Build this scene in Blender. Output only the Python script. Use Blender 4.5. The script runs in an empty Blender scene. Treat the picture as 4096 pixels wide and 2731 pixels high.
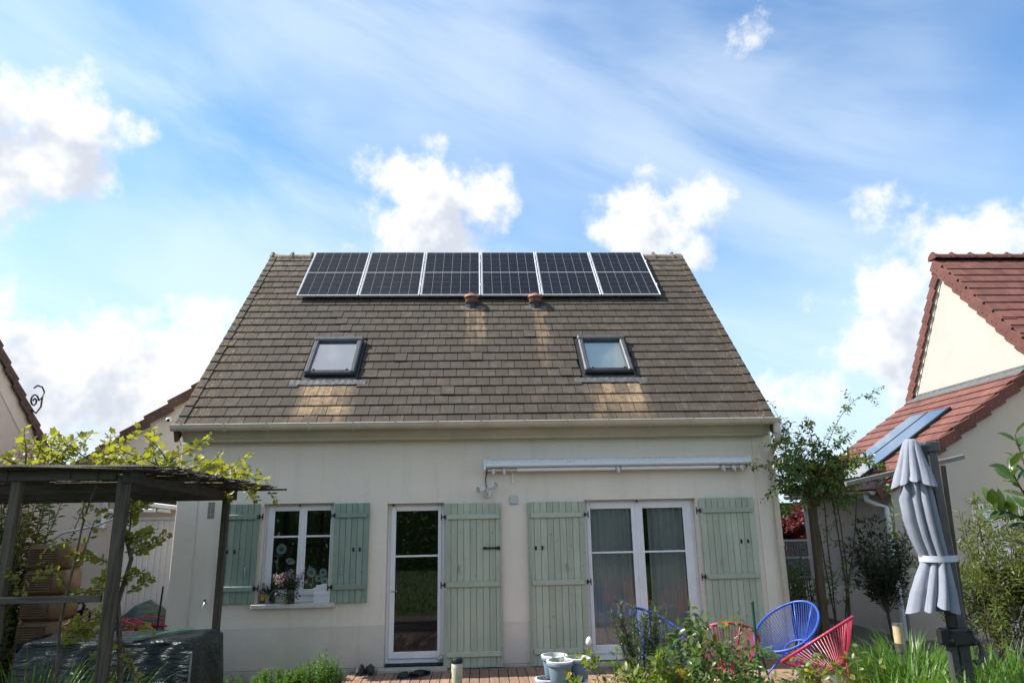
import bpy, math, random
import numpy as np
from mathutils import Vector, Matrix

SC = bpy.context.scene
COL = SC.collection
R = math.radians
rng = np.random.default_rng(7)
rnd = random.Random(11)

# ------------------------------------------------------------------ camera
cam_d = bpy.data.cameras.new('camera')
cam = bpy.data.objects.new('camera', cam_d)
COL.objects.link(cam)
cam_d.sensor_width = 36.0
cam_d.lens = 36.0 * 2754.886 / 4096
cam_d.clip_start = 0.05
cam_d.clip_end = 3000
_p, _y, _r = .2495, .0493, -.0186
_r0 = Vector((math.cos(_y), -math.sin(_y), 0)); _f0 = Vector((math.sin(_y), math.cos(_y), 0)); _u0 = Vector((0, 0, 1))
_f = _f0 * math.cos(_p) + _u0 * math.sin(_p); _u = _u0 * math.cos(_p) - _f0 * math.sin(_p)
_rr = _r0 * math.cos(_r) + _u * math.sin(_r); _uu = _u * math.cos(_r) - _r0 * math.sin(_r)
cam.matrix_world = Matrix(((_rr.x, _uu.x, -_f.x, 4.3631), (_rr.y, _uu.y, -_f.y, -10.3619), (_rr.z, _uu.z, -_f.z, 2.0), (0, 0, 0, 1)))
SC.camera = cam

# ------------------------------------------------------------------ exposure
SC.view_settings.view_transform = 'Standard'
SC.view_settings.look = 'None'
SC.view_settings.exposure = 1.04
SC.view_settings.gamma = 1
SC.cycles.max_bounces = 6
SC.cycles.diffuse_bounces = 3
SC.cycles.glossy_bounces = 4
SC.cycles.transparent_max_bounces = 12
SC.cycles.use_denoising = True
SC.cycles.use_adaptive_sampling = True
SC.cycles.adaptive_threshold = .02

# ------------------------------------------------------------------ sun
SUN = Vector((-.66, .035, .75)).normalized()
sl = bpy.data.lights.new('sun', 'SUN'); sl.energy = 4.3; sl.angle = R(.53); sl.color = (1, .95, .87)
so = bpy.data.objects.new('sun', sl); COL.objects.link(so)
so.rotation_euler = SUN.to_track_quat('Z', 'Y').to_euler()
so.location = (0, 0, 30)

# ------------------------------------------------------------------ node helpers
def nd(t, typ, ins=None, **props):
    n = t.nodes.new(typ)
    for k, v in props.items():
        setattr(n, k, v)
    for k, v in (ins or {}).items():
        s = n.inputs[k]
        if isinstance(v, bpy.types.NodeSocket):
            t.links.new(v, s)
        else:
            s.default_value = v
    return n
def M_(t, op, a, b=None, c=None, clamp=False):
    n = nd(t, 'ShaderNodeMath', {i: x for i, x in enumerate((a, b, c)) if x is not None}, operation=op, use_clamp=clamp)
    return n.outputs[0]
def mixc(t, f, a, b, blend='MIX'):
    n = t.nodes.new('ShaderNodeMix'); n.data_type = 'RGBA'; n.blend_type = blend
    for i, v in ((0, f), (6, a), (7, b)):
        s = n.inputs[i]
        if isinstance(v, bpy.types.NodeSocket): t.links.new(v, s)
        elif i == 0: s.default_value = v
        else: s.default_value = (*v, 1)[:4]
    return n.outputs[2]
def ramp(t, x, lo, hi, a=0., b=1., smooth=True):
    n = nd(t, 'ShaderNodeMapRange', {0: x, 1: lo, 2: hi, 3: a, 4: b}, interpolation_type='SMOOTHSTEP' if smooth else 'LINEAR')
    return n.outputs[0]

# ------------------------------------------------------------------ sky with clouds
W = bpy.data.worlds.new('World'); SC.world = W; W.use_nodes = True
wt = W.node_tree; wt.nodes.clear()
sky = nd(wt, 'ShaderNodeTexSky', sky_type='NISHITA')
sky.sun_disc = False
sky.sun_elevation = math.asin(SUN.z); sky.sun_rotation = math.atan2(SUN.x, SUN.y)
sky.air_density = 1.0; sky.dust_density = 0.6; sky.ozone_density = 1.6
# cumulus heaps, each a direction in the sky and an angular radius
HEAPS = [(-0.523,0.720,0.456,0.0774,0.00),(-0.499,0.750,0.434,0.0864,0.00),(-0.537,0.737,0.410,0.0843,0.00),(-0.462,0.767,0.445,0.0614,0.00),(-0.438,0.770,0.464,0.0414,0.00),(-0.512,0.710,0.483,0.0450,0.00),(-0.478,0.737,0.478,0.0465,0.00),(-0.424,0.771,0.474,0.0243,0.00),(-0.070,0.900,0.430,0.0961,0.00),(-0.122,0.908,0.400,0.0639,0.00),(-0.060,0.882,0.468,0.0476,0.00),(-0.024,0.897,0.442,0.0682,0.00),(-0.132,0.876,0.464,0.0354,0.00),(-0.074,0.922,0.380,0.0969,0.00),(0.001,0.902,0.431,0.0403,0.00),(-0.152,0.914,0.376,0.0399,0.00),(0.270,0.868,0.416,0.0668,0.00),(0.300,0.855,0.423,0.0583,0.00),(0.332,0.843,0.423,0.0385,0.00),(0.234,0.892,0.387,0.0678,0.00),(0.263,0.890,0.373,0.0635,0.00),(0.211,0.908,0.361,0.0482,0.00),(0.611,0.732,0.302,0.0601,0.00),(0.580,0.755,0.306,0.0583,0.00),(0.558,0.752,0.350,0.0359,0.00),(0.515,0.779,0.356,0.0299,0.00),(0.502,0.780,0.374,0.0200,0.00),(0.539,0.746,0.390,0.0180,0.00),(0.556,0.786,0.272,0.0632,0.00),(0.528,0.808,0.262,0.0645,0.00),(0.504,0.837,0.213,0.0620,0.00),(0.486,0.848,0.210,0.0515,0.00),(0.545,0.813,0.206,0.0674,0.00),(0.600,0.758,0.256,0.0678,0.00),(0.631,0.717,0.296,0.0524,0.00),(0.536,0.827,0.170,0.0499,0.00),(0.331,0.750,0.573,0.0189,-0.22),(0.343,0.737,0.583,0.0172,-0.22),(0.353,0.725,0.592,0.0156,-0.22),(0.454,0.849,0.270,0.0254,0.00),(-0.547,0.811,0.208,0.0632,0.00),(-0.518,0.837,0.176,0.0613,0.00),(-0.472,0.856,0.213,0.0599,0.00),(-0.459,0.874,0.161,0.0923,0.00),(-0.397,0.901,0.177,0.0810,0.00),(-0.363,0.901,0.235,0.0563,0.00),(-0.383,0.891,0.244,0.0409,0.00),(-0.536,0.832,0.144,0.0804,0.00),(-0.419,0.899,0.131,0.0797,0.00),(-0.339,0.917,0.209,0.0341,0.00),(-0.550,0.802,0.232,0.0365,0.00),(0.424,0.894,0.147,0.0363,0.00),(0.443,0.884,0.151,0.0300,0.00),(0.400,0.903,0.158,0.0191,0.00),(-.205,.15,.967,.17,0),(-.30,.05,.952,.12,0),(-.12,.28,.951,.10,0)]
g = bpy.data.node_groups.new('heaps', 'ShaderNodeTree')
g.interface.new_socket('Dir', in_out='INPUT', socket_type='NodeSocketVector')
g.interface.new_socket('Field', in_out='OUTPUT', socket_type='NodeSocketFloat')
gi = g.nodes.new('NodeGroupInput'); go = g.nodes.new('NodeGroupOutput')
d0 = nd(g, 'ShaderNodeVectorMath', {0: gi.outputs[0]}, operation='NORMALIZE').outputs[0]
acc = None
for (cx, cy, cz, r, bias) in HEAPS:
    k_ = min(.66, r * 6.2)
    dot = nd(g, 'ShaderNodeVectorMath', {0: d0, 1: (cx, cy, cz)}, operation='DOT_PRODUCT').outputs['Value']
    q = M_(g, 'MULTIPLY_ADD', dot, 2 * k_ / r ** 2, k_ * (1 - 2 / r ** 2) + bias)
    acc = q if acc is None else M_(g, 'MAXIMUM', acc, q)
# the rest of the sky, away from where the heaps were set, carries clouds of the same kind
base = nd(g, 'ShaderNodeTexNoise', {'Vector': d0, 'Scale': 2.6, 'Detail': 1., 'Roughness': .5}).outputs['Fac']
ang = nd(g, 'ShaderNodeVectorMath', {0: d0, 1: (.048, .90, .43)}, operation='DOT_PRODUCT').outputs['Value']
away = ramp(g, ang, .62, .80, 0., 1.2)
wide = M_(g, 'SUBTRACT', ramp(g, base, .40, .66, -.5, .6), away)
acc = M_(g, 'MAXIMUM', acc, wide)
g.links.new(acc, go.inputs[0])

tc = nd(wt, 'ShaderNodeTexCoord')
dr = tc.outputs['Generated']
wn = nd(wt, 'ShaderNodeTexNoise', {'Vector': dr, 'Scale': 9., 'Detail': 2., 'Roughness': .55})
wv = nd(wt, 'ShaderNodeVectorMath', {0: wn.outputs['Color'], 1: (.5, .5, .5)}, operation='SUBTRACT')
ws = nd(wt, 'ShaderNodeVectorMath', {0: wv.outputs[0], 'Scale': .085}, operation='SCALE')
dwp = nd(wt, 'ShaderNodeVectorMath', {0: dr, 1: ws.outputs[0]}, operation='ADD').outputs[0]
OFF = (-.020, 0, .048)
def heap_field(vec, nvec, detail):
    gn_ = nd(wt, 'ShaderNodeGroup'); gn_.node_tree = g; wt.links.new(vec, gn_.inputs[0])
    f_ = nd(wt, 'ShaderNodeTexNoise', {'Vector': nvec, 'Scale': 15., 'Detail': detail, 'Roughness': .62}).outputs['Fac']
    return M_(wt, 'MULTIPLY_ADD', M_(wt, 'SUBTRACT', f_, .5), 1.7, gn_.outputs[0])
f1 = heap_field(dwp, dr, 6.)
ofw = nd(wt, 'ShaderNodeVectorMath', {0: dwp, 1: OFF}, operation='ADD').outputs[0]
ofn = nd(wt, 'ShaderNodeVectorMath', {0: dr, 1: OFF}, operation='ADD').outputs[0]
f2 = heap_field(ofw, ofn, 3.)
dens = ramp(wt, f1, -.04, .46)
shade = ramp(wt, f2, .10, .68)
# thin high cloud in long streaks
rot0 = nd(wt, 'ShaderNodeMapping', {'Vector': dr, 'Rotation': (0, R(-21), 0)}, vector_type='POINT').outputs[0]
rot = nd(wt, 'ShaderNodeMapping', {'Vector': rot0, 'Location': (0,0,.12), 'Scale': (1.0, 1.6, 4.2)}, vector_type='POINT').outputs[0]
ci = nd(wt, 'ShaderNodeTexNoise', {'Vector': rot, 'Scale': 1.25, 'Detail': 5., 'Roughness': .56, 'Distortion': .4}).outputs['Fac']
ci2 = nd(wt, 'ShaderNodeTexNoise', {'Vector': dr, 'Scale': 2.2, 'Detail': 3., 'Roughness': .5}).outputs['Fac']
cir = M_(wt, 'MULTIPLY', ramp(wt, ci, .33, .68), ramp(wt, ci2, .27, .56))
sep = nd(wt, 'ShaderNodeSeparateXYZ', {0: dr})
low = ramp(wt, sep.outputs[2], .50, .02, 0.0, .85)
veil = M_(wt, 'MULTIPLY', cir, .47, clamp=True)
blue = mixc(wt, 1., sky.outputs[0], (.86,1.13,1.27), 'MULTIPLY')
c1 = mixc(wt, veil, mixc(wt, low, blue, (3.45,4.3,5.2)), (5.1,5.65,6.0))
clo = mixc(wt, shade, (5.5,5.5,5.5), (3.5,3.75,4.2))
c2 = mixc(wt, dens, c1, clo)
bg = nd(wt, 'ShaderNodeBackground', {'Color': c2, 'Strength': 0.10})
wo = nd(wt, 'ShaderNodeOutputWorld', {'Surface': bg.outputs[0]})
W.cycles.sampling_method = 'MANUAL'; W.cycles.sample_map_resolution = 512

# ------------------------------------------------------------------ materials
MATS = {}
def newmat(name):
    m = bpy.data.materials.new(name); m.use_nodes = True
    t = m.node_tree; t.nodes.clear()
    out = t.nodes.new('ShaderNodeOutputMaterial')
    MATS[name] = m
    return m, t, out
def pos(t): return nd(t, 'ShaderNodeNewGeometry').outputs['Position']
def noise(t, scale, detail=5., rough=.55, vec=None, dist=0.):
    return nd(t, 'ShaderNodeTexNoise', {'Vector': vec or pos(t), 'Scale': scale, 'Detail': detail, 'Roughness': rough, 'Distortion': dist}).outputs['Fac']
def bsdf(t, out, col, rough=.6, metal=0., spec=.5, height=None, bump=.2, bdist=.01, **ex):
    ins = {'Base Color': col if isinstance(col, bpy.types.NodeSocket) else (*col, 1), 'Roughness': rough, 'Metallic': metal, 'Specular IOR Level': spec}
    ins.update(ex)
    p = nd(t, 'ShaderNodeBsdfPrincipled', ins)
    if height is not None:
        b = nd(t, 'ShaderNodeBump', {'Strength': bump, 'Distance': bdist, 'Height': height})
        t.links.new(b.outputs[0], p.inputs['Normal'])
    t.links.new(p.outputs[0], out.inputs[0])
    return p
def vary(t, amt):
    """per-object and per-piece random number, 1 +- amt"""
    a = nd(t, 'ShaderNodeAttribute', attribute_name='rnd').outputs['Fac']
    o = nd(t, 'ShaderNodeObjectInfo').outputs['Random']
    f = M_(t, 'FRACT', M_(t, 'ADD', a, o))
    return f, M_(t, 'MULTIPLY_ADD', f, 2 * amt, 1 - amt)
def simple(name, c1, c2=None, rough=.6, scale=6., metal=0., spec=.4, bump=.0, bscale=60., bdist=.005, lo=.35, hi=.7, rv=0., detail=5., **ex):
    m, t, out = newmat(name)
    c2 = c2 or tuple(x * .8 for x in c1)
    col = mixc(t, ramp(t, noise(t, scale, detail), lo, hi), c1, c2)
    if rv:
        _, f = vary(t, rv)
        k = nd(t, 'ShaderNodeCombineXYZ', {0: f, 1: f, 2: f}).outputs[0]
        col = mixc(t, 1., col, k, 'MULTIPLY')
    h = noise(t, bscale, 4.) if bump else None
    rr = ramp(t, noise(t, scale * 1.7), .3, .7, rough * .85, min(1, rough * 1.15))
    bsdf(t, out, col, rr, metal, spec, h, bump, bdist, **ex)
    return m
def wood(name, c1, c2, axis='Z', rough=.75, rv=.12, fine=1.):
    m, t, out = newmat(name)
    sc = {'X': (3, 45, 45), 'Y': (45, 3, 45), 'Z': (45, 45, 3)}[axis]
    v = nd(t, 'ShaderNodeMapping', {'Vector': pos(t), 'Scale': tuple(s * fine for s in sc)}).outputs[0]
    n1 = noise(t, 1., 5., .6, v, .6)
    col = mixc(t, ramp(t, n1, .3, .72), c1, c2)
    col = mixc(t, M_(t, 'MULTIPLY', ramp(t, noise(t, 2.5, 4.), .5, .75), .5), col, tuple(x * .55 for x in c1))
    _, f = vary(t, rv)
    k = nd(t, 'ShaderNodeCombineXYZ', {0: f, 1: f, 2: f}).outputs[0]
    col = mixc(t, 1., col, k, 'MULTIPLY')
    bsdf(t, out, col, rough, 0, .3, n1, .35, .004)
    return m
def leafmat(name, c1, c2, gloss=.45, trans=.45, c3=None):
    m, t, out = newmat(name)
    f, _ = vary(t, .1)
    col = mixc(t, f, c1, c2)
    col = mixc(t, ramp(t, noise(t, 3.), .35, .7, 0., .35), col, c3 or tuple(x * .7 for x in c1))
    tcol = mixc(t, .55, col, tuple(min(1, x * y) for x, y in zip(c2, (2.4, 2.2, .8))))
    p = nd(t, 'ShaderNodeBsdfPrincipled', {'Base Color': col, 'Roughness': gloss, 'Specular IOR Level': .35})
    tr = nd(t, 'ShaderNodeBsdfTranslucent', {'Color': tcol})
    mx = nd(t, 'ShaderNodeMixShader', {0: trans, 1: p.outputs[0], 2: tr.outputs[0]})
    t.links.new(mx.outputs[0], out.inputs[0])
    return m

# rendered wall: pale cream, fine grain, faint streaks of dirt
def render_wall(name, c1, c2, dirt=(.40, .36, .29), amt=.24):
    m, t, out = newmat(name)
    P = pos(t)
    col = mixc(t, ramp(t, noise(t, .9, 6., .6), .3, .7), c1, c2)
    v = nd(t, 'ShaderNodeMapping', {'Vector': P, 'Scale': (5, 5, .5)}).outputs[0]
    st = ramp(t, noise(t, 1., 6., .62, v), .48, .78, 0., amt)
    mot = ramp(t, noise(t, 22., 5., .7), .45, .70, 0., .11)
    col = mixc(t, mot, col, tuple(x * .72 for x in c2))
    col = mixc(t, st, col, dirt)
    sx = nd(t, 'ShaderNodeSeparateXYZ', {0: P})
    foot = ramp(t, M_(t, 'MULTIPLY_ADD', noise(t, 4.), .7, sx.outputs[2]), .95, .15, 0., .45)
    col = mixc(t, foot, col, (.36, .34, .29))
    n2 = noise(t, 130., 3., .6)
    col = mixc(t, ramp(t, n2, .60, .75, 0., .25), col, tuple(x * .75 for x in c2))
    bsdf(t, out, col, .9, 0, .2, n2, .5, .006)
    return m
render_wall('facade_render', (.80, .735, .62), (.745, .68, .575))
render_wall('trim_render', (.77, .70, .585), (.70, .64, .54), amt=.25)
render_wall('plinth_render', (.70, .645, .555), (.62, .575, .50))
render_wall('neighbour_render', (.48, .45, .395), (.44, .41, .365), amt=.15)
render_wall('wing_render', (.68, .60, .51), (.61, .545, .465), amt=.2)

# weathered roof tiles: grey brown, lighter tan below flashings, lichen
def tile_mat():
    m, t, out = newmat('roof_tile_brown')
    P = pos(t); s = nd(t, 'ShaderNodeSeparateXYZ', {0: P})
    f, k = vary(t, .26)
    col = mixc(t, f, (.074, .059, .046), (.048, .040, .033))
    col = mixc(t, ramp(t, noise(t, 7., 6., .65), .42, .72, 0., .6), col, (.105, .084, .064))
    col = mixc(t, ramp(t, noise(t, 1.1, 4., .6), .45, .72, 0., .5), col, (.046, .040, .034))
    v = nd(t, 'ShaderNodeMapping', {'Vector': P, 'Scale': (9, .8, .8)}).outputs[0]
    streak = ramp(t, noise(t, 1., 4., .6, v), .34, .62)
    cu, su = math.cos(.8206), math.sin(.8206)
    U = M_(t, 'ADD', M_(t, 'MULTIPLY', M_(t, 'ADD', s.outputs[1], .33), cu), M_(t, 'MULTIPLY', M_(t, 'SUBTRACT', s.outputs[2], 3.3278), su))
    tot = None
    for (xc, hw, utop, ulen, amt) in ((2.02, .50, .98, 1.15, 1.), (6.50, .52, .98, 1.15, 1.), (4.30, .20, 3.33, 1.5, .8), (5.47, .13, 3.33, 2.3, .62)):
        wob = M_(t, 'MULTIPLY_ADD', M_(t, 'SUBTRACT', noise(t, 4.), .5), .35, s.outputs[0])
        dx = M_(t, 'ABSOLUTE', M_(t, 'SUBTRACT', wob, xc))
        a = ramp(t, dx, hw, hw * .55)
        du = M_(t, 'SUBTRACT', utop, U)
        b = M_(t, 'MULTIPLY', ramp(t, du, -.03, .02), ramp(t, du, ulen, ulen * .45))
        q = M_(t, 'MULTIPLY', M_(t, 'MULTIPLY', a, b), amt)
        tot = q if tot is None else M_(t, 'MAXIMUM', tot, q)
    brk = ramp(t, noise(t, 11., 6., .7), .32, .60, .32, 1.05)
    tot = M_(t, 'MULTIPLY', M_(t, 'MULTIPLY', tot, M_(t, 'MULTIPLY_ADD', streak, .85, .38)), M_(t, 'MULTIPLY', brk, M_(t, 'MULTIPLY_ADD', f, .5, .6)), clamp=True)
    col = mixc(t, tot, col, mixc(t, noise(t, 6.), (.215, .142, .084), (.265, .195, .125)))
    # lichen spots: ochre near the edges and below the windows, pale grey anywhere
    edge = M_(t, 'MAXIMUM', ramp(t, s.outputs[0], 1.0, .1), ramp(t, s.outputs[0], 7.9, 8.7, 0., .6))
    och = M_(t, 'MULTIPLY', ramp(t, noise(t, 26., 3., .5), .60, .66), M_(t, 'MULTIPLY_ADD', edge, .6, M_(t, 'MULTIPLY', tot, .5)))
    col = mixc(t, och, col, (.38, .23, .05))
    vo = nd(t, 'ShaderNodeTexVoronoi', {'Vector': P, 'Scale': 17.}).outputs['Distance']
    pal = M_(t, 'MULTIPLY', ramp(t, vo, .16, .10), M_(t, 'MULTIPLY', ramp(t, noise(t, 1.6, 3.), .50, .66), M_(t, 'MULTIPLY_ADD', edge, .5, .4)))
    col = mixc(t, pal, col, (.34, .33, .28))
    top = ramp(t, U, 4.4, 5.5, 0., .35)
    col = mixc(t, M_(t, 'MULTIPLY', top, ramp(t, noise(t, 9.), .4, .6)), col, (.20, .18, .13))
    kk = nd(t, 'ShaderNodeCombineXYZ', {0: k, 1: k, 2: k}).outputs[0]
    col = mixc(t, 1., col, kk, 'MULTIPLY')
    bsdf(t, out, col, .85, 0, .25, noise(t, 90., 5., .65), .45, .006)
tile_mat()
simple('underlay', (.02, .018, .016), rough=.95)
simple('ridge_tile', (.17, .13, .10), (.26, .22, .17), .85, 8., rv=.15, bump=.4, bscale=50.)
simple('red_tile', (.165, .066, .050), (.120, .046, .037), .75, 5., rv=.16, bump=.3, bscale=60.)
simple('red_verge', (.120, .046, .036), (.150, .058, .044), .75, 4., rv=.15, bump=.2, bscale=60.)
simple('brown_verge', (.085, .048, .034), (.125, .070, .046), .75, 4., rv=.18, bump=.3, bscale=40.)
simple('terracotta', (.29, .150, .110), (.235, .12, .09), .65, 9., bump=.1)
simple('lead', (.085, .086, .09), (.13, .13, .13), .7, 12., metal=.1, bump=.3, bscale=35.)
simple('pvc_beige', (.56, .50, .385), (.49, .44, .345), .45, 3., spec=.4)
simple('pvc_white', (.80, .81, .82), (.74, .75, .76), .35, 4., spec=.5)
simple('soffit_paint', (.50, .47, .36), (.42, .41, .31), .6, 3.)
simple('concrete', (.46, .43, .38), (.36, .34, .30), .9, 5., bump=.4, bscale=70.)
simple('sill_stone', (.58, .55, .50), (.48, .45, .41), .85, 6., bump=.3, bscale=90.)
simple('black_iron', (.016, .016, .017), (.03, .028, .026), .5, 12., metal=.4)
simple('steel', (.5, .5, .5), (.4, .4, .4), .35, 10., metal=1.)
simple('zinc_pipe', (.42, .43, .44), (.52, .52, .52), .35, 14., metal=.7)
simple('alu', (.62, .63, .64), (.55, .56, .57), .38, 8., metal=.8)
simple('anthracite', (.075, .078, .084), (.10, .10, .105), .42, 6., metal=.3, spec=.5)
simple('anthracite_dark', (.022, .023, .026), (.032, .033, .036), .45, 6., metal=.2)
simple('rubber', (.012, .012, .013), rough=.7)
simple('room_paint', (.16, .15, .13), rough=.9)
simple('room_floor', (.10, .07, .05), rough=.6)
simple('sheet_pale', (.80, .79, .74), (.74, .73, .69), .8, 3.)
simple('sheet_green', (.74, .80, .76), (.70, .77, .73), .8, 3.)
wood('old_wood', (.120, .100, .074), (.052, .044, .033), 'Z')
wood('old_wood_x', (.125, .112, .092), (.052, .047, .039), 'X')
wood('old_wood_y', (.085, .075, .060), (.038, .034, .028), 'Y')
wood('deck_wood', (.30, .190, .135), (.185, .115, .085), 'Y', .8, .18)
wood('bleached_wood', (.30, .28, .25), (.20, .19, .17), 'X')
wood('post_wood', (.16, .12, .075), (.085, .065, .042), 'Z')
# shutter paint: grey green, a little chalky, with worn marks
def paint(name, c1, c2, worn):
    m, t, out = newmat(name)
    P = pos(t)
    v = nd(t, 'ShaderNodeMapping', {'Vector': P, 'Scale': (26, 26, 2.2)}).outputs[0]
    g1 = noise(t, 1., 5., .6, v)
    f, k = vary(t, .10)
    col = mixc(t, ramp(t, noise(t, 1.8, 4.), .35, .68), c1, c2)
    col = mixc(t, ramp(t, g1, .46, .72, 0., .45), col, tuple(x * .74 for x in c2))
    vo = nd(t, 'ShaderNodeTexVoronoi', {'Vector': P, 'Scale': 5.}).outputs['Distance']
    col = mixc(t, M_(t, 'MULTIPLY', ramp(t, M_(t, 'MULTIPLY_ADD', noise(t, 30.), .12, vo), .20, .08), .6), col, worn)
    kk = nd(t, 'ShaderNodeCombineXYZ', {0: k, 1: k, 2: k}).outputs[0]
    col = mixc(t, 1., col, kk, 'MULTIPLY')
    bsdf(t, out, col, .62, 0, .35, g1, .15, .003)
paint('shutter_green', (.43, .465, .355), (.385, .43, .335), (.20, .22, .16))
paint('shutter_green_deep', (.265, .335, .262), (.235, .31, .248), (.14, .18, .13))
# awning paint with algae specks on its upper face
def awning_paint():
    m, t, out = newmat('awning_white')
    P = pos(t); s = nd(t, 'ShaderNodeSeparateXYZ', {0: P})
    sp = ramp(t, noise(t, 70., 4., .7), .56, .62)
    upz = ramp(t, M_(t, 'MULTIPLY_ADD', noise(t, 9.), .05, s.outputs[2]), 2.785, 2.835)
    col = mixc(t, M_(t, 'MULTIPLY', sp, upz), (.74, .76, .78), (.16, .16, .13))
    col = mixc(t, ramp(t, noise(t, 16., 4.), .6, .75, 0., .25), col, (.4, .4, .36))
    bsdf(t, out, col, .4, 0, .5)
awning_paint()
# glass
def glassmat(name, refl, tint=(1, 1, 1), ior=1.5, rough=0.):
    m, t, out = newmat(name)
    fr = nd(t, 'ShaderNodeFresnel', {'IOR': ior}).outputs[0]
    fac = M_(t, 'MULTIPLY_ADD', fr, 1. - refl, refl, clamp=True)
    tr = nd(t, 'ShaderNodeBsdfTransparent', {'Color': (*tint, 1)})
    gn = nd(t, 'ShaderNodeBump', {'Strength': .006, 'Distance': .01, 'Height': noise(t, 1.3, 1.)})
    gl = nd(t, 'ShaderNodeBsdfGlossy', {'Color': (.95, .97, 1, 1), 'Roughness': rough, 'Normal': gn.outputs[0]})
    mx = nd(t, 'ShaderNodeMixShader', {0: fac, 1: tr.outputs[0], 2: gl.outputs[0]})
    t.links.new(mx.outputs[0], out.inputs[0])
glassmat('window_glass', .09, (.92, .95, .94))
glassmat('skylight_glass_bright', .42, (.96, .97, .96))
glassmat('skylight_glass', .10, (.95, .99, .97))
glassmat('collector_glass', .62, (.10, .12, .16), rough=.03)
glassmat('bottle_glass', .08, (.35, .42, .30))
m, t, out = newmat('solar_cell')
v = nd(t, 'ShaderNodeMapping', {'Vector': pos(t), 'Scale': (160, 1, 1)}).outputs[0]
f, k = vary(t, .25)
bsdf(t, out, mixc(t, f, (.009, .009, .011), (.014, .014, .016)), .32, 0, .16)
m, t, out = newmat('solar_backsheet'); bsdf(t, out, (.36, .365, .38), .3, 0, .3)
simple('panel_frame', (.66, .67, .68), (.6, .61, .62), .4, 6., metal=.6)
# fabrics
def fabric(name, c1, c2, rough=.85, sheen=0., trans=0.):
    m, t, out = newmat(name)
    col = mixc(t, ramp(t, noise(t, 5., 4.), .35, .7), c1, c2)
    p = bsdf(t, out, col, rough, 0, .25, noise(t, 400., 2.), .1, .001)
    if trans:
        tr = nd(t, 'ShaderNodeBsdfTranslucent', {'Color': (*c1, 1)})
        mx = nd(t, 'ShaderNodeMixShader', {0: trans, 1: p.outputs[0], 2: tr.outputs[0]})
        t.links.new(mx.outputs[0], out.inputs[0])
fabric('parasol_cloth', (.275, .295, .350), (.235, .255, .310), trans=.08)
fabric('parasol_band', (.50, .53, .60), (.46, .48, .55))
fabric('sheer_curtain', (.78, .81, .80), (.70, .74, .73), trans=.4)
fabric('dark_curtain', (.10, .11, .11), (.14, .15, .15))
# tarpaulin: black green plastic with creases
def tarp(name, c, sc=6.):
    m, t, out = newmat(name)
    P = pos(t)
    v = nd(t, 'ShaderNodeMapping', {'Vector': P, 'Scale': (.55, .8, 2.6)}).outputs[0]
    h = M_(t, 'ADD', noise(t, sc, 4., .55, v, 1.5), M_(t, 'MULTIPLY', noise(t, sc * 5, 3., .5, v, .8), .12))
    bsdf(t, out, mixc(t, ramp(t, noise(t, 3.), .4, .65), c, tuple(x * 1.7 for x in c)), .36, 0, .5, h, .55, .06)
tarp('tarp_black', (.011, .019, .018))
tarp('tarp_green', (.012, .040, .032), 5.)
simple('tape_green', (.02, .22, .13), rough=.4)
simple('tank_tan', (.215, .135, .070), (.155, .098, .052), .4, 5., spec=.4)
simple('hose_red', (.50, .055, .06), (.42, .045, .05), .5, 8.)
simple('chair_blue', (.032, .095, .43), (.026, .075, .36), .4, 9., spec=.5)
simple('chair_red', (.43, .032, .080), (.36, .026, .066), .4, 9., spec=.5)
simple('table_grey', (.07, .07, .072), rough=.5)
simple('stake_green', (.012, .06, .04), rough=.45)
simple('planter_blue', (.17, .25, .33), (.15, .225, .30), .5, 5.)
simple('planter_rim', (.66, .68, .70), rough=.5)
simple('soil', (.055, .04, .028), (.09, .068, .048), .95, 9., bump=.8, bscale=40., bdist=.03)
simple('gravel', (.17, .155, .14), (.10, .092, .085), .95, 40., bump=.9, bscale=55., bdist=.03)
simple('lawn_ground', (.040, .070, .016), (.022, .042, .010), .95, 7., bump=.8, bscale=80., bdist=.04)
simple('box_grey', (.50, .51, .50), rough=.5)
simple('egg_white', (.80, .79, .76), rough=.5)
simple('lamp_frost', (.56, .44, .26), (.48, .36, .2), .5, 8.)
simple('lamp_wrap', (.50, .44, .22), (.62, .62, .56), .6, 16., bump=.4, bscale=30.)
simple('shoe_grey', (.035, .042, .04), rough=.65)
simple('shoe_black', (.012, .012, .013), rough=.5)
simple('foil', (.75, .75, .76), rough=.2, metal=1., bump=.9, bscale=40., bdist=.02)
simple('vase_brown', (.06, .045, .032), (.085, .07, .055), .35, 9.)
simple('label_red', (.45, .06, .03), (.50, .36, .05), .5, 22.)
simple('bark', (.10, .078, .055), (.055, .042, .03), .9, 14., bump=.6, bscale=35.)
simple('vine_bark', (.11, .085, .062), (.06, .046, .035), .9, 20., bump=.6, bscale=45.)
simple('reed', (.10, .088, .066), (.045, .038, .028), .9, 60., bump=.9, bscale=90., bdist=.03)
simple('fence_grey', (.15, .16, .175), (.12, .13, .145), .5, 5.)
simple('sticker', (.42, .52, .56), (.38, .47, .52), .6, 5.)
simple('sticker_core', (.17, .25, .33), rough=.6)
simple('white_lens', (.45, .45, .42), rough=.15)
leafmat('leaf_vine', (.120, .165, .022), (.25, .27, .050), .45, .42, (.17, .10, .02))
leafmat('leaf_rose', (.052, .112, .034), (.115, .175, .048), .3, .35)
leafmat('leaf_rose_young', (.085, .150, .025), (.14, .19, .03), .35, .42, (.16, .06, .025))
leafmat('leaf_dark', (.020, .040, .016), (.034, .058, .022), .35, .2)
leafmat('leaf_laurel', (.035, .078, .020), (.070, .120, .030), .22, .25)
leafmat('leaf_bamboo', (.075, .120, .024), (.115, .155, .030), .4, .42, (.10, .075, .02))
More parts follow.
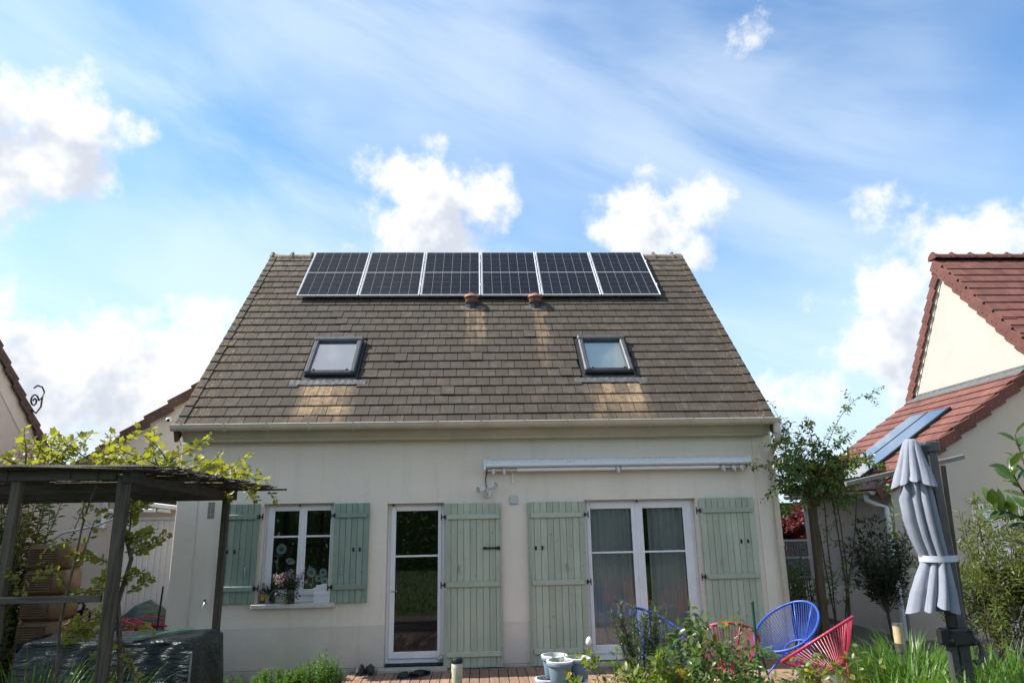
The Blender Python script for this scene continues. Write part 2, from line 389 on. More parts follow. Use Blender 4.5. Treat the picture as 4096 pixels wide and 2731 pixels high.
leafmat('leaf_grass', (.055, .135, .016), (.095, .185, .022), .35, .4)
leafmat('leaf_mint', (.085, .180, .030), (.120, .215, .040), .45, .4)
leafmat('leaf_rosemary', (.050, .082, .036), (.075, .108, .048), .5, .2)
leafmat('leaf_maple', (.11, .022, .028), (.16, .035, .038), .5, .15)
leafmat('leaf_shrub', (.070, .115, .022), (.115, .15, .028), .4, .4, (.12, .05, .02))
leafmat('leaf_hedge', (.050, .095, .028), (.090, .135, .036), .5, .25)
leafmat('petal_lilac', (.42, .28, .40), (.55, .42, .52), .6, .3, (.40, .24, .34))
leafmat('petal_pink', (.38, .17, .15), (.45, .24, .20), .6, .3, (.30, .11, .10))
leafmat('petal_blue', (.46, .46, .56), (.55, .55, .62), .6, .3, (.4, .4, .55))
leafmat('petal_yellow', (.62, .36, .04), (.66, .44, .10), .6, .3, (.60, .25, .04))
leafmat('petal_red', (.42, .03, .03), (.5, .05, .04), .6, .3)

# ------------------------------------------------------------------ mesh helpers
class MB:
    def __init__(s): s.v = []; s.f = []
    def add(s, vs, fs):
        o = len(s.v); s.v.extend(tuple(p) for p in vs); s.f.extend(tuple(i + o for i in f) for f in fs); return s
    def obox(s, c, ax, ay, az, b=0.):
        c = Vector(c); A = [Vector(ax), Vector(ay), Vector(az)]
        L = [a.length for a in A]; U = [a.normalized() for a in A]
        if b <= 0:
            vs = [c + A[0] * i + A[1] * j + A[2] * k for i in (-1, 1) for j in (-1, 1) for k in (-1, 1)]
            return s.add(vs, [(0, 1, 3, 2), (4, 6, 7, 5), (0, 4, 5, 1), (2, 3, 7, 6), (0, 2, 6, 4), (1, 5, 7, 3)])
        b = min(b, min(L) * .9)
        vs = []; ix = {}
        for sg in ((i, j, k) for i in (-1, 1) for j in (-1, 1) for k in (-1, 1)):
            for a in range(3):
                p = Vector(c)
                for q in range(3):
                    p += U[q] * sg[q] * (L[q] if q == a else L[q] - b)
                ix[(sg, a)] = len(vs); vs.append(p)
        fs = []
        def put(idx):
            pts = [vs[i] for i in idx]
            n = (pts[1] - pts[0]).cross(pts[2] - pts[0])
            cc = sum(pts, Vector()) / len(pts) - c
            fs.append(tuple(idx) if n.dot(cc) > 0 else tuple(reversed(idx)))
        for a in range(3):
            o1, o2 = [q for q in range(3) if q != a]
            for sg in (-1, 1):
                loop = []
                for (i, j) in ((-1, -1), (1, -1), (1, 1), (-1, 1)):
                    t_ = [0, 0, 0]; t_[a] = sg; t_[o1] = i; t_[o2] = j
                    loop.append(ix[(tuple(t_), a)])
                put(loop)
            for (i, j) in ((-1, -1), (1, -1), (1, 1), (-1, 1)):
                lo = [0, 0, 0]; hi = [0, 0, 0]; lo[a] = -1; hi[a] = 1
                for q in (lo, hi): q[o1] = i; q[o2] = j
                put([ix[(tuple(lo), o1)], ix[(tuple(hi), o1)], ix[(tuple(hi), o2)], ix[(tuple(lo), o2)]])
        for sg in ((i, j, k) for i in (-1, 1) for j in (-1, 1) for k in (-1, 1)):
            put([ix[(sg, 0)], ix[(sg, 1)], ix[(sg, 2)]])
        return s.add(vs, fs)
    def box(s, x0, y0, z0, x1, y1, z1, b=0.):
        return s.obox(((x0 + x1) / 2, (y0 + y1) / 2, (z0 + z1) / 2), (abs(x1 - x0) / 2, 0, 0), (0, abs(y1 - y0) / 2, 0), (0, 0, abs(z1 - z0) / 2), b)
    def bar(s, p, q, w, h, b=0., up=(0, 0, 1)):
        p = Vector(p); q = Vector(q); d = q - p; U = Vector(up)
        sd = d.cross(U)
        if sd.length < 1e-6: sd = d.cross(Vector((0, 1, 0)))
        sd.normalize(); u = sd.cross(d).normalized()
        return s.obox((p + q) / 2, d / 2, sd * w / 2, u * h / 2, b)
    def tube(s, pts, r, n=8, cap=True, closed=False):
        P = [Vector(p) for p in pts]; m = len(P)
        rr = [r] * m if isinstance(r, (int, float)) else list(r)
        o = len(s.v); prev = None
        for i, p in enumerate(P):
            if closed: d = P[(i + 1) % m] - P[i - 1]
            else: d = P[min(i + 1, m - 1)] - P[max(i - 1, 0)]
            d = d.normalized() if d.length > 1e-9 else Vector((0, 0, 1))
            if prev is None:
                a = Vector((0, 0, 1)) if abs(d.z) < .9 else Vector((1, 0, 0))
                e = d.cross(a).normalized()
            else:
                e = prev - d * prev.dot(d)
                e = e.normalized() if e.length > 1e-6 else d.cross(Vector((1, 0, 0))).normalized()
            prev = e; g_ = d.cross(e)
            for k in range(n):
                t_ = 2 * math.pi * k / n
                s.v.append(tuple(p + (e * math.cos(t_) + g_ * math.sin(t_)) * rr[i]))
        for i in range(m if closed else m - 1):
            j = (i + 1) % m
            for k in range(n):
                s.f.append((o + i * n + k, o + i * n + (k + 1) % n, o + j * n + (k + 1) % n, o + j * n + k))
        if cap and not closed:
            s.f.append(tuple(o + k for k in reversed(range(n)))); s.f.append(tuple(o + (m - 1) * n + k for k in range(n)))
        return s
    def lathe(s, prof, c=(0, 0, 0), n=16, ax=(0, 0, 1), cap=True):
        A = Vector(ax).normalized(); a = Vector((1, 0, 0)) if abs(A.x) < .9 else Vector((0, 1, 0))
        e = A.cross(a).normalized(); g_ = A.cross(e); C_ = Vector(c); o = len(s.v)
        for (r, h) in prof:
            for k in range(n):
                t_ = 2 * math.pi * k / n
                s.v.append(tuple(C_ + A * h + (e * math.cos(t_) + g_ * math.sin(t_)) * r))
        for i in range(len(prof) - 1):
            for k in range(n):
                s.f.append((o + i * n + k, o + i * n + (k + 1) % n, o + (i + 1) * n + (k + 1) % n, o + (i + 1) * n + k))
        if cap:
            s.f.append(tuple(o + k for k in reversed(range(n)))); s.f.append(tuple(o + (len(prof) - 1) * n + k for k in range(n)))
        return s
    def prism(s, poly, ext):
        P = [Vector(p) for p in poly]; E_ = Vector(ext); m = len(P)
        return s.add(P + [p + E_ for p in P], [tuple(range(m)), tuple(reversed(range(m, 2 * m)))] + [(i, i + m, (i + 1) % m + m, (i + 1) % m) for i in range(m)])

def wloc(o):
    v = Vector((0, 0, 0))
    while o is not None:
        v += o.location; o = o.parent
    return v
def obj(name, mb, mat, parent=None, smooth=False, loc=None, rnd_attr=None):
    off = wloc(parent) if parent is not None else Vector(loc or (0, 0, 0))
    me = bpy.data.meshes.new(name)
    v = mb.v
    if off.length > 0: v = [(p[0] - off.x, p[1] - off.y, p[2] - off.z) for p in v]
    me.from_pydata(v, [], mb.f)
    me.materials.append(MATS[mat])
    if smooth:
        me.polygons.foreach_set('use_smooth', [True] * len(me.polygons))
        if smooth != 'all':
            try: me.set_sharp_from_angle(angle=R(40))
            except Exception: pass
    if rnd_attr is not None:
        at = me.attributes.new('rnd', 'FLOAT', 'POINT'); at.data.foreach_set('value', rnd_attr)
    o = bpy.data.objects.new(name, me); COL.objects.link(o)
    if parent is not None: o.parent = parent
    else: o.location = off
    if name == 'stem' and parent is not None: o['kind'] = 'stuff'
    return o
def tag(o, label=None, cat=None, group=None, kind=None):
    if label: o['label'] = label
    if cat: o['category'] = cat
    if group: o['group'] = group
    if kind: o['kind'] = kind
    return o
def root(name, label, cat, loc, group=None):
    o = bpy.data.objects.new(name, None); COL.objects.link(o); o.location = loc; o.empty_display_size = .1
    return tag(o, label, cat, group)
def inst(name, me, parent, mw):
    """an object that shares mesh data; mw is its matrix in world space, parents are unrotated"""
    o = bpy.data.objects.new(name, me); COL.objects.link(o); o.parent = parent
    off = wloc(parent)
    mw = mw.copy(); mw.translation -= off
    o.matrix_basis = mw
    return o
def mesh_of(name, mb, mat):
    me = bpy.data.meshes.new(name); me.from_pydata(mb.v, [], mb.f); me.materials.append(MATS[mat]); return me
# ================================================================== ground and terrace
mb = MB(); mb.box(-400, -60, -.62, 400, 900, -.12)
tag(obj('ground', mb, 'soil'), kind='structure')
mb = MB(); mb.box(-60, -59, -.119, 60, -6.2, -.112)
tag(obj('lawn', mb, 'lawn_ground'), kind='structure')
terr = MB(); terr.box(2.55, -3.0, -.119, 8.70, -.012, -.034)
terr = tag(obj('terrace', terr, 'underlay'), kind='structure')
bw = .1265; i = 0; x = 2.57
bm_ = MB(); bm_.box(-bw / 2 + .004, -1.49, -.014, bw / 2 - .004, 1.49, .012, .004)
deck_me = mesh_of('board', bm_, 'deck_wood')
while x < 8.6:
    inst('board', deck_me, terr, Matrix.Translation((x + bw / 2, -1.5 + rnd.uniform(-.004, .004), -.018 + rnd.uniform(-.003, .002))) @ Matrix.Rotation(rnd.uniform(-.012, .012), 4, 'Y'))
    x += bw
mb = MB(); mb.box(8.72, -6, -.119, 14.4, 3.5, -.10)
tag(obj('gravel_bed', mb, 'gravel'), kind='structure')

# ================================================================== the house
SL = .8206
EX = Vector((1, 0, 0)); EU = Vector((0, math.cos(SL), math.sin(SL))); EN = Vector((0, -math.sin(SL), math.cos(SL)))
EAVE = Vector((0, -.33, 3.3278))
def RP(x, u, h=0.): return EAVE + EX * x + EU * u + EN * h
XL, XR, RL = .03, 8.74, 5.56
house = root('house', 'cream rendered house with brown tiled roof and sage green shutters', 'house', (4.4, 0, 0))
OPEN = [(1.245, 2.252, .895, 2.248), (3.018, 3.842, .03, 2.222), (5.892, 7.556, .0, 2.224)]
def wall_with_holes(mb, x0, x1, z0, z1, y, holes, depth):
    xs = sorted({x0, x1, *[h[0] for h in holes], *[h[1] for h in holes]}); zs = sorted({z0, z1, *[h[2] for h in holes], *[h[3] for h in holes]})
    for a, b in zip(xs, xs[1:]):
        for c, d in zip(zs, zs[1:]):
            if any(h[0] <= a and b <= h[1] and h[2] <= c and d <= h[3] for h in holes): continue
            mb.add([(a, y, c), (b, y, c), (b, y, d), (a, y, d)], [(0, 1, 2, 3)])
    for (a, b, c, d) in holes:
        e = y + depth
        mb.add([(a, y, c), (a, e, c), (a, e, d), (a, y, d)], [(3, 2, 1, 0)])
        mb.add([(b, y, c), (b, e, c), (b, e, d), (b, y, d)], [(0, 1, 2, 3)])
        mb.add([(a, y, d), (b, y, d), (b, e, d), (a, e, d)], [(0, 1, 2, 3)])
        mb.add([(a, y, c), (b, y, c), (b, e, c), (a, e, c)], [(3, 2, 1, 0)])
mb = MB(); wall_with_holes(mb, .02, 8.80, -.12, 3.30, 0, OPEN, .24)
wall = obj('wall', mb, 'facade_render', house)
ry, rz = (EAVE + EU * RL).y, (EAVE + EU * RL).z
for xx, nm in ((.02, 'gable_wall'), (8.80, 'gable_wall')):
    mb = MB(); e = .12 if xx < 1 else -.12
    mb.prism([(xx, .001, -.12), (xx, 2 * ry, -.12), (xx, 2 * ry, 3.2), (xx, ry, rz - .18), (xx, .001, 3.44)], (e, 0, 0))
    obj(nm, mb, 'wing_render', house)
mb = MB(); mb.box(.02, 2 * ry, -.12, 8.8, 2 * ry + .1, 3.2); obj('back_wall', mb, 'wing_render', house)
for a, b in ((.018, .315), (8.492, 8.802)):
    mb = MB(); mb.box(a, -.016, .02, b, -.0005, 3.14, .006); obj('pilaster', mb, 'trim_render', house)
for a, b in ((.318, 3.01), (3.85, 5.885), (7.563, 8.488)):
    mb = MB(); mb.box(a, -.010, .035, b, -.0006, .583, .004); obj('plinth', mb, 'plinth_render', house)
    mb = MB(); mb.box(a, -.012, -.11, b, -.0006, .028, .004); obj('plinth', mb, 'concrete', house)
# interior
mb = MB(); mb.box(.2, 4.4, -.1, 8.6, 4.5, 2.7); mb.box(.14, .3, -.1, .2, 4.4, 2.7); mb.box(8.6, .3, -.1, 8.66, 4.4, 2.7); mb.box(4.9, .3, -.1, 5.0, 4.4, 2.7); mb.box(.14, .26, 2.62, 8.66, 4.5, 2.7)
obj('interior_wall', mb, 'room_paint', house)
mb = MB(); mb.box(.14, .26, -.11, 8.66, 4.5, -.02); obj('interior_floor', mb, 'room_floor', house)

# roof slab and back slope
mb = MB()
mb.obox(RP((XL + XR) / 2, RL / 2, -.05), EX * ((XR - XL) / 2 - .02), EU * (RL / 2), EN * .045)
back = Vector((0, math.cos(SL), -math.sin(SL))); bn = Vector((0, math.sin(SL), math.cos(SL)))
rp = EAVE + EU * RL
mb.obox(rp + EX * ((XL + XR) / 2) + back * (RL / 2) - bn * .05, EX * ((XR - XL) / 2 - .02), back * (RL / 2), bn * .045)
roof = obj('roof', mb, 'underlay', house)
# tiles
TW, ROW = .2085, .2325
tb = MB(); TL = .325
tb.add([(-.5, 0, .040), (.5, 0, .040), (.5, TL, .014), (-.5, TL, .014), (-.5, 0, .008), (.5, 0, .008), (.5, TL, -.008), (-.5, TL, -.008),
        (-.494, -.005, .030), (.494, -.005, .030)],
       [(0, 1, 2, 3), (0, 8, 9, 1), (8, 4, 5, 9), (1, 5, 6, 2), (0, 3, 7, 4), (2, 6, 7, 3), (4, 7, 6, 5), (0, 4, 8), (1, 9, 5)])
tile_me = mesh_of('tile', tb, 'roof_tile_brown')
HOLES = [(1.555, 2.455, 1.06, 2.24), (6.00, 6.90, 1.06, 2.24)]
rest = MB(); rest_r = []
Mroof = Matrix(((EX.x, EU.x, EN.x, 0), (EX.y, EU.y, EN.y, 0), (EX.z, EU.z, EN.z, 0), (0, 0, 0, 1)))
nrows = int(RL / ROW) + 1
ntile = 0
for r_ in range(nrows):
    u0 = -.035 + r_ * ROW
    if u0 > RL - .05: continue
    x = XL + .105 - (TW * ((r_ % 2) * .5 + rnd.uniform(-.06, .06)))
    ivs = []
    while x < XR:
        a, b = max(x, XL + .105), min(x + TW, XR - .02)
        x += TW
        if b - a < .03: continue
        segs = [(a, b)]
        for (h0, h1, v0, v1) in HOLES:
            if u0 + .02 < v1 and u0 + ROW * .8 > v0:
                ns = []
                for (p, q) in segs:
                    if q <= h0 or p >= h1: ns.append((p, q)); continue
                    if p < h0 - .03: ns.append((p, h0))
                    if q > h1 + .03: ns.append((h1, q))
                segs = ns
        ivs += segs
    wob = [rnd.uniform(-.003, .003) for _ in range(9)]
    for (a, b) in ivs:
        slip = rnd.uniform(-.0015, .0015) + (rnd.uniform(-.012, .0) if rnd.random() < .012 else 0) + .005 * math.sin(a * .9 + r_ * 2.1)
        lift = rnd.uniform(0, .0025) + (.008 if rnd.random() < .015 else 0)
        Mx = Matrix.Translation(RP((a + b) / 2, u0 + slip, lift)) @ Mroof @ Matrix.Rotation(rnd.uniform(-.005, .005), 4, 'Z') @ Matrix.Rotation(rnd.uniform(-.006, .006), 4, 'Y') @ Matrix.Diagonal(((b - a) - .008, 1, 1, 1))
        if r_ < 7 and ntile < 300:
            inst('tile', tile_me, roof, Mx); ntile += 1
        else:
            o_ = len(rest.v)
            rest.add([Mx @ Vector(v) for v in tb.v], tb.f); rest_r += [rnd.random()] * len(tb.v)
tag(obj('tile_field', rest, 'roof_tile_brown', roof, rnd_attr=rest_r), kind='stuff')
# verge tiles along both gables, stepped like the courses
for side in (0, 1):
    vb = MB(); w = .115
    sgn = 1 if side == 0 else -1
    vb.obox((sgn * w / 2, .16, .020), (w / 2, 0, 0), (0, .165, -.012), (0, 0, .016), .003)
    vb.obox((-sgn * .010, .16, -.055), (.010, 0, 0), (0, .165, -.008), (0, 0, .085), .003)
    vme = mesh_of('verge_tile', vb, 'roof_tile_brown')
    for r_ in range(nrows):
        u0 = -.035 + r_ * ROW
        if u0 > RL - .05: continue
        inst('verge_tile', vme, roof, Matrix.Translation(RP(XL if side == 0 else XR, u0 + rnd.uniform(-.006, .006), .006 + rnd.uniform(0, .004))) @ Mroof @ Matrix.Rotation(rnd.uniform(-.02, .02), 4, 'Z'))
# ridge
for i in range(22):
    x0 = XL - .02 + i * .405
    if x0 > XR - .2: break
    rb = MB(); prof = []
    L = min(.41, XR + .02 - x0)
    for (t_, ra) in ((0, .125), (.05, .13), (.052, .108), (L, .100)):
        prof.append((t_, ra))
    n = 9; o = 0; vs = []; fs = []
    for (t_, ra) in prof:
        for k in range(n):
            a = math.pi * (-.08 + 1.16 * k / (n - 1))
            vs.append((x0 + t_, ry - math.cos(a) * ra, rz - .055 + math.sin(a) * ra * .95))
    for q in range(len(prof) - 1):
        for k in range(n - 1):
            fs.append((q * n + k, q * n + k + 1, (q + 1) * n + k + 1, (q + 1) * n + k))
    fs.append(tuple(range(n))); fs.append(tuple(reversed(range((len(prof) - 1) * n, len(prof) * n))))
    rb.add(vs, fs); rb.lathe([(.03, -.01), (.045, .02), (.02, .05)], (x0 + .03, ry, rz + .055), 8)
    obj('ridge_tile', rb, 'ridge_tile', roof, True)

# gutter, fascia, downpipe
mb = MB(); n = 10; GY, GZ, GR = -.405, 3.343, .068
sec = [(GY + math.cos(math.pi + math.pi * k / n) * GR, GZ + math.sin(math.pi + math.pi * k / n) * GR * 1.25) for k in range(n + 1)]
inn = [(GY + math.cos(math.pi + math.pi * k / n) * (GR - .006), GZ + math.sin(math.pi + math.pi * k / n) * (GR * 1.25 - .006)) for k in range(n + 1)]
ring = sec + inn[::-1]
mb.prism([(XL - .02, y, z) for y, z in ring], (XR - XL + .05, 0, 0))
mb.tube([(XL - .02, GY - GR, GZ), (XR + .03, GY - GR, GZ)], .009, 8)
gut = obj('gutter', mb, 'pvc_beige', house, True)
for xe in (XL - .022, XR + .032):
    mb = MB(); mb.prism([(xe, y, z) for y, z in sec], (.004 if xe > 1 else -.004, 0, 0)); obj('end_cap', mb, 'pvc_beige', gut)
for xb in (.15, .734, 1.331, 1.918, 2.541, 3.145, 3.749, 4.37, 4.99, 5.602, 6.216, 6.849, 7.46, 8.05, 8.5):
    mb = MB(); pr = [(y + (y - GY) * .16, z - .010) for y, z in sec]
    mb.prism([(xb, y, z) for y, z in pr] + [(xb, y, z) for y, z in sec[::-1]], (.026, 0, 0))
    mb.box(xb + .002, GY - GR - .012, GZ - .004, xb + .024, GY + GR + .06, GZ + .012)
    obj('bracket', mb, 'pvc_beige', gut)
for xb in (4.08, 8.2):
    mb = MB(); pr = [(y + (y - GY) * .07, z - .004) for y, z in sec]
    mb.prism([(xb, y, z) for y, z in pr] + [(xb, y, z) for y, z in sec[::-1]], (.075, 0, 0)); obj('joint', mb, 'pvc_beige', gut)
mb = MB(); mb.prism([(XL + .06, .0, 3.128), (XL + .06, -.175, 3.128), (XL + .06, -.185, 3.16), (XL + .06, -.215, 3.19), (XL + .06, -.30, 3.30), (XL + .06, 0, 3.30)], (XR - XL - .10, 0, 0))
obj('fascia', mb, 'soffit_paint', house)
mb = MB(); mb.prism([(XL - .012, -.39, 3.33), (XL - .012, .05, 3.70), (XL - .012, .05, 3.42), (XL - .012, -.30, 3.12)], (.05, 0, 0)); obj('bargeboard', mb, 'brown_verge', house)
mb = MB(); mb.prism([(XR - .03, -.39, 3.33), (XR - .03, .05, 3.70), (XR - .03, .05, 3.42), (XR - .03, -.30, 3.12)], (.05, 0, 0)); obj('bargeboard', mb, 'brown_verge', house)
mb = MB(); DX = 8.735
mb.lathe([(.055, 0), (.055, .10), (.047, .11), (.045, .16)], (DX, GY, 3.13), 14)
mb.tube([(DX, GY, 3.16), (DX, GY, 3.09), (DX + .005, GY + .05, 3.02), (DX + .01, -.16, 2.92), (DX + .01, -.085, 2.86), (DX + .01, -.07, 2.75), (DX + .01, -.07, .02)], .042, 12)
dp = obj('downpipe', mb, 'pvc_beige', house, True)
for zc in (2.70, 1.55, .3):
    mb = MB(); mb.lathe([(.048, -.03), (.051, -.025), (.051, .025), (.048, .03)], (DX + .01, -.07, zc), 14); mb.box(DX - .006, -.07, zc - .012, DX + .026, -.0006, zc + .012); obj('collar', mb, 'pvc_beige', dp)

# roof vents
for k, vx in enumerate((4.225, 5.42)):
    c = RP(vx, 3.36)
    mb = MB(); mb.obox(RP(vx, 3.33, .036), EX * .20, EU * .062, EN * .004); mb.obox(RP(vx, 3.45, .034), EX * .11, EU * .12, EN * .006)
    v_ = obj('vent', mb, 'lead', roof); v_['label'] = 'lead flashing apron of terracotta roof vent'
    mb = MB(); mb.lathe([(.085, -.05), (.085, .16)], c + Vector((0, 0, 0)), 18); obj('pipe', mb, 'anthracite_dark', v_, True)
    mb = MB()
    for q in range(3): mb.lathe([(.088, .105 + q * .03), (.115, .110 + q * .03), (.118, .122 + q * .03), (.09, .130 + q * .03)], c, 20)
    obj('louvre', mb, 'terracotta', v_, True)
    mb = MB(); mb.lathe([(.10, .195), (.135, .200), (.138, .212), (.115, .255), (.07, .275), (.02, .282)], c, 22); obj('cap', mb, 'terracotta', v_, True)

# skylights
for k, xc in enumerate((2.002, 6.455)):
    hw = .40; u0, u1 = 1.155, 2.17
    mb = MB()
    mb.obox(RP(xc, 1.06, .035), EX * (hw + .01), EU * .08, EN * .008)
    mb.obox(RP(xc, (u0 + u1) / 2, .02), EX * (hw + .04), EU * ((u1 - u0) / 2 + .06), EN * .012)
    sk = obj('skylight', mb, 'anthracite_dark', house)
    sk['label'] = 'roof window near the left edge of the tiled slope, reflecting cloud' if k == 0 else 'roof window near the right edge of the tiled slope, greenish added backing'
    mb = MB(); n = 24; vs = []; fs = []
    for i in range(n + 1):
        xx = xc - .585 + 1.17 * i / n
        for (u, h) in ((1.045, .046), (1.00, .043), (.945, .036)):
            vs.append(RP(xx, u + rnd.uniform(-.006, .006) * (u < .98), h + .008 * (i % 2) * (u > 1.02) + rnd.uniform(0, .006)))
    for i in range(n):
        for j in range(2): fs.append((i * 3 + j, i * 3 + j + 1, (i + 1) * 3 + j + 1, (i + 1) * 3 + j))
    mb.add(vs, fs); obj('flashing', mb, 'lead', sk)
    for sg in (-1, 1):
        mb = MB(); mb.obox(RP(xc + sg * (hw - .045), (u0 + u1) / 2 - .02, .085), EX * .042, EU * ((u1 - u0) / 2 - .035), EN * .05, .018); obj('frame_side', mb, 'anthracite', sk)
        mb = MB(); mb.obox(RP(xc + sg * (hw - .018), (u0 + u1) / 2, .045), EX * .016, EU * ((u1 - u0) / 2), EN * .03); obj('frame_side', mb, 'anthracite_dark', sk)
    mb = MB(); mb.obox(RP(xc, u1 - .045, .10), EX * (hw + .008), EU * .055, EN * .055, .02); obj('hood', mb, 'anthracite', sk)
    mb = MB(); mb.obox(RP(xc, u0 + .055, .08), EX * (hw - .03), EU * .045, EN * .028, .012); mb.obox(RP(xc, u0 + .015, .06), EX * (hw - .03), EU * .02, EN * .035, .008); obj('frame_bottom', mb, 'anthracite_dark', sk)
    for sg in (-1, 1):
        mb = MB(); mb.obox(RP(xc + sg * .26, u0 + .10, .112), EX * .018, EU * .012, EN * .010, .004); obj('clip', mb, 'anthracite', sk)
    mb = MB(); mb.add([RP(xc - hw + .088, u0 + .095, .098), RP(xc + hw - .088, u0 + .095, .098), RP(xc + hw - .088, u1 - .105, .098), RP(xc - hw + .088, u1 - .105, .098)], [(0, 1, 2, 3)]); obj('pane', mb, 'skylight_glass_bright' if k == 0 else 'skylight_glass', sk)
    mb = MB(); mb.obox(RP(xc, (u0 + u1) / 2 - .005, .045), EX * (hw - .088), EU * ((u1 - u0) / 2 - .10), EN * .003); obj('backing', mb, 'sheet_pale' if k == 0 else 'sheet_green', sk)  # pale sheet added behind the glass to make the pane look bright

# ------------------------------------------------------------------ windows
def ring(mb, x0, x1, z0, z1, y0, y1, wl, wr, wb, wt_, b=.006):
    mb.box(x0, y0, z0, x0 + wl, y1, z1, b); mb.box(x1 - wr, y0, z0, x1, y1, z1, b)
    mb.box(x0 + wl + .0005, y0 + .0012, z0, x1 - wr - .0005, y1 - .0012, z0 + wb, b); mb.box(x0 + wl + .0005, y0 + .0012, z1 - wt_, x1 - wr - .0005, y1 - .0012, z1, b)
def window(label, x0, x1, z0, z1, glass, bar, bottom):
    c, d = glass[0][2], glass[0][3]
    wl, wr = .05, .05
    mb = MB(); ring(mb, x0, x1, z0, z1, .12, .19, wl, wr, bottom, .045)
    w = obj('window', mb, 'pvc_white', house); w['label'] = label
    edges = [x0 + wl - .008] + ([(glass[0][1] + glass[1][0]) / 2] if len(glass) == 2 else []) + [x1 - wr + .008]
    for k, (a, b, c, d) in enumerate(glass):
        e0, e1 = edges[k] + .001, edges[k + 1] - .001
        zb, zt = z0 + bottom - .012, z1 - .045 + .012
        mb = MB(); ring(mb, e0, e1, zb, zt, .100, .118, a - e0, e1 - b, c - zb, zt - d, .006); obj('sash', mb, 'pvc_white', w)
        mb = MB(); mb.add([(a - .004, .1185, c - .004), (b + .004, .1185, c - .004), (b + .004, .1185, d + .004), (a - .004, .1185, d + .004)], [(0, 1, 2, 3)]); obj('pane', mb, 'window_glass', w)
        mb = MB(); mb.box(a, .104, bar - .013, b, .1175, bar + .013, .004); obj('glazing_bar', mb, 'pvc_white', w)
    if len(glass) == 2:
        m_ = edges[1]; mb = MB(); mb.box(m_ - .022, .088, z0 + bottom + .01, m_ + .022, .0995, z1 - .05, .004); obj('meeting_stile', mb, 'pvc_white', w)
    return w
win = window('white two-sash kitchen window with sunflower stickers on its panes', 1.247, 2.250, .896, 2.246, [(1.385, 1.735, 1.065, 2.145), (1.848, 2.190, 1.065, 2.145)], 1.786, .10)
dr_ = window('white glazed back door with one glazing bar', 3.020, 3.840, .052, 2.220, [(3.137, 3.748, .205, 2.115)], 1.482, .075)
fr_ = window('white double patio door with curtains behind its glass', 5.894, 7.554, .020, 2.222, [(5.992, 6.603, .225, 2.095), (6.775, 7.380, .225, 2.095)], 1.474, .10)
mb = MB(); mb.box(3.09, .085, 1.00, 3.10 + .07, .1, 1.016, .004); obj('handle', mb, 'steel', dr_)
for xx, w in ((3.795, dr_), (5.93, fr_)):
    mb = MB(); mb.lathe([(.0, -.03), (.035, -.022), (.04, .0), (.03, .02), (.0, .028)], (xx, .085, .118), 9, (0, 1, 0)); obj('foil_wrap', mb, 'foil', w)
for (xx, zz) in ((1.75, 2.222), (3.10, 2.198), (6.69, 2.198)):
    mb = MB(); mb.lathe([(.0, -.016), (.016, -.01), (.016, .01), (.0, .016)], (xx, .05, zz), 8); obj('stop_hook', mb, 'black_iron', wall, True)
mb = MB(); mb.box(1.185, -.095, .832, 2.333, -.0006, .893, .008); mb.box(1.247, .0, .86, 2.250, .119, .8945); obj('sill', mb, 'sill_stone', house)
mb = MB(); mb.box(2.955, -.17, -.015, 3.90, -.013, .030, .006); obj('threshold', mb, 'concrete', house)
mb = MB(); mb.box(5.84, -.17, -.03, 7.60, -.013, .018, .006); obj('threshold', mb, 'concrete', house)
mb = MB(); mb.box(3.03, -.004, .031, 3.83, .10, .049); obj('doormat', mb, 'rubber', house)
# sunflower stickers
def sunflower(cx, cz, r, sq=1., rot=0.):
    mb = MB(); n = 36; vs = [(cx, .1215, cz)]
    for k in range(n):
        a = 2 * math.pi * k / n; q = r * (1 if k % 2 else .80) * (1 + .06 * math.sin(k * 2.3))
        X, Z = q * math.cos(a), q * math.sin(a) * sq
        vs.append((cx + X * math.cos(rot) - Z * math.sin(rot), .1215, cz + X * math.sin(rot) + Z * math.cos(rot)))
    mb.add(vs, [(0, 1 + k, 1 + (k + 1) % n) for k in range(n)])
    st = obj('sticker', mb, 'sticker', win)
    mb = MB(); vs = [(cx + r * .40 * math.cos(a) * 1., .1205, cz + r * .40 * math.sin(a) * sq) for a in np.linspace(0, 2 * math.pi, 20)[:-1]]
    mb.add(vs, [tuple(range(len(vs)))]); o = obj('sticker_centre', mb, 'sticker_core', win)
def flat(pts, mat='sticker', nm='sticker'):
    mb = MB(); mb.add([(x, .1212, z) for x, z in pts], [tuple(range(len(pts)))]); obj(nm, mb, mat, win)
def strip(pts, w):
    a = [(x - w, z) for x, z in pts]; b = [(x + w, z) for x, z in pts]
    flat(a + b[::-1])
sunflower(1.503, 1.615, .082); sunflower(1.64, 1.445, .076, .62, -.25)
sunflower(1.945, 1.285, .074); sunflower(2.11, 1.285, .060); sunflower(2.055, 1.205, .058); sunflower(2.14, 1.165, .060)
strip([(1.465, 1.55), (1.455, 1.42), (1.452, 1.25), (1.448, 1.08)], .006); strip([(1.97, 1.21), (1.965, 1.12), (1.955, 1.07)], .006)
flat([(1.46, 1.51), (1.43, 1.535), (1.39, 1.52), (1.43, 1.522)]); flat([(1.47, 1.51), (1.50, 1.53), (1.555, 1.508), (1.51, 1.518)])
flat([(1.455, 1.46), (1.42, 1.465), (1.415, 1.44), (1.44, 1.42)]); flat([(1.455, 1.35), (1.485, 1.37), (1.475, 1.345)])
flat([(1.43, 1.80), (1.45, 1.86), (1.47, 1.84), (1.465, 1.80)]); flat([(2.125, 1.68), (2.15, 1.665), (2.165, 1.63), (2.14, 1.625)]); flat([(2.10, 1.46), (2.125, 1.47), (2.115, 1.445)])
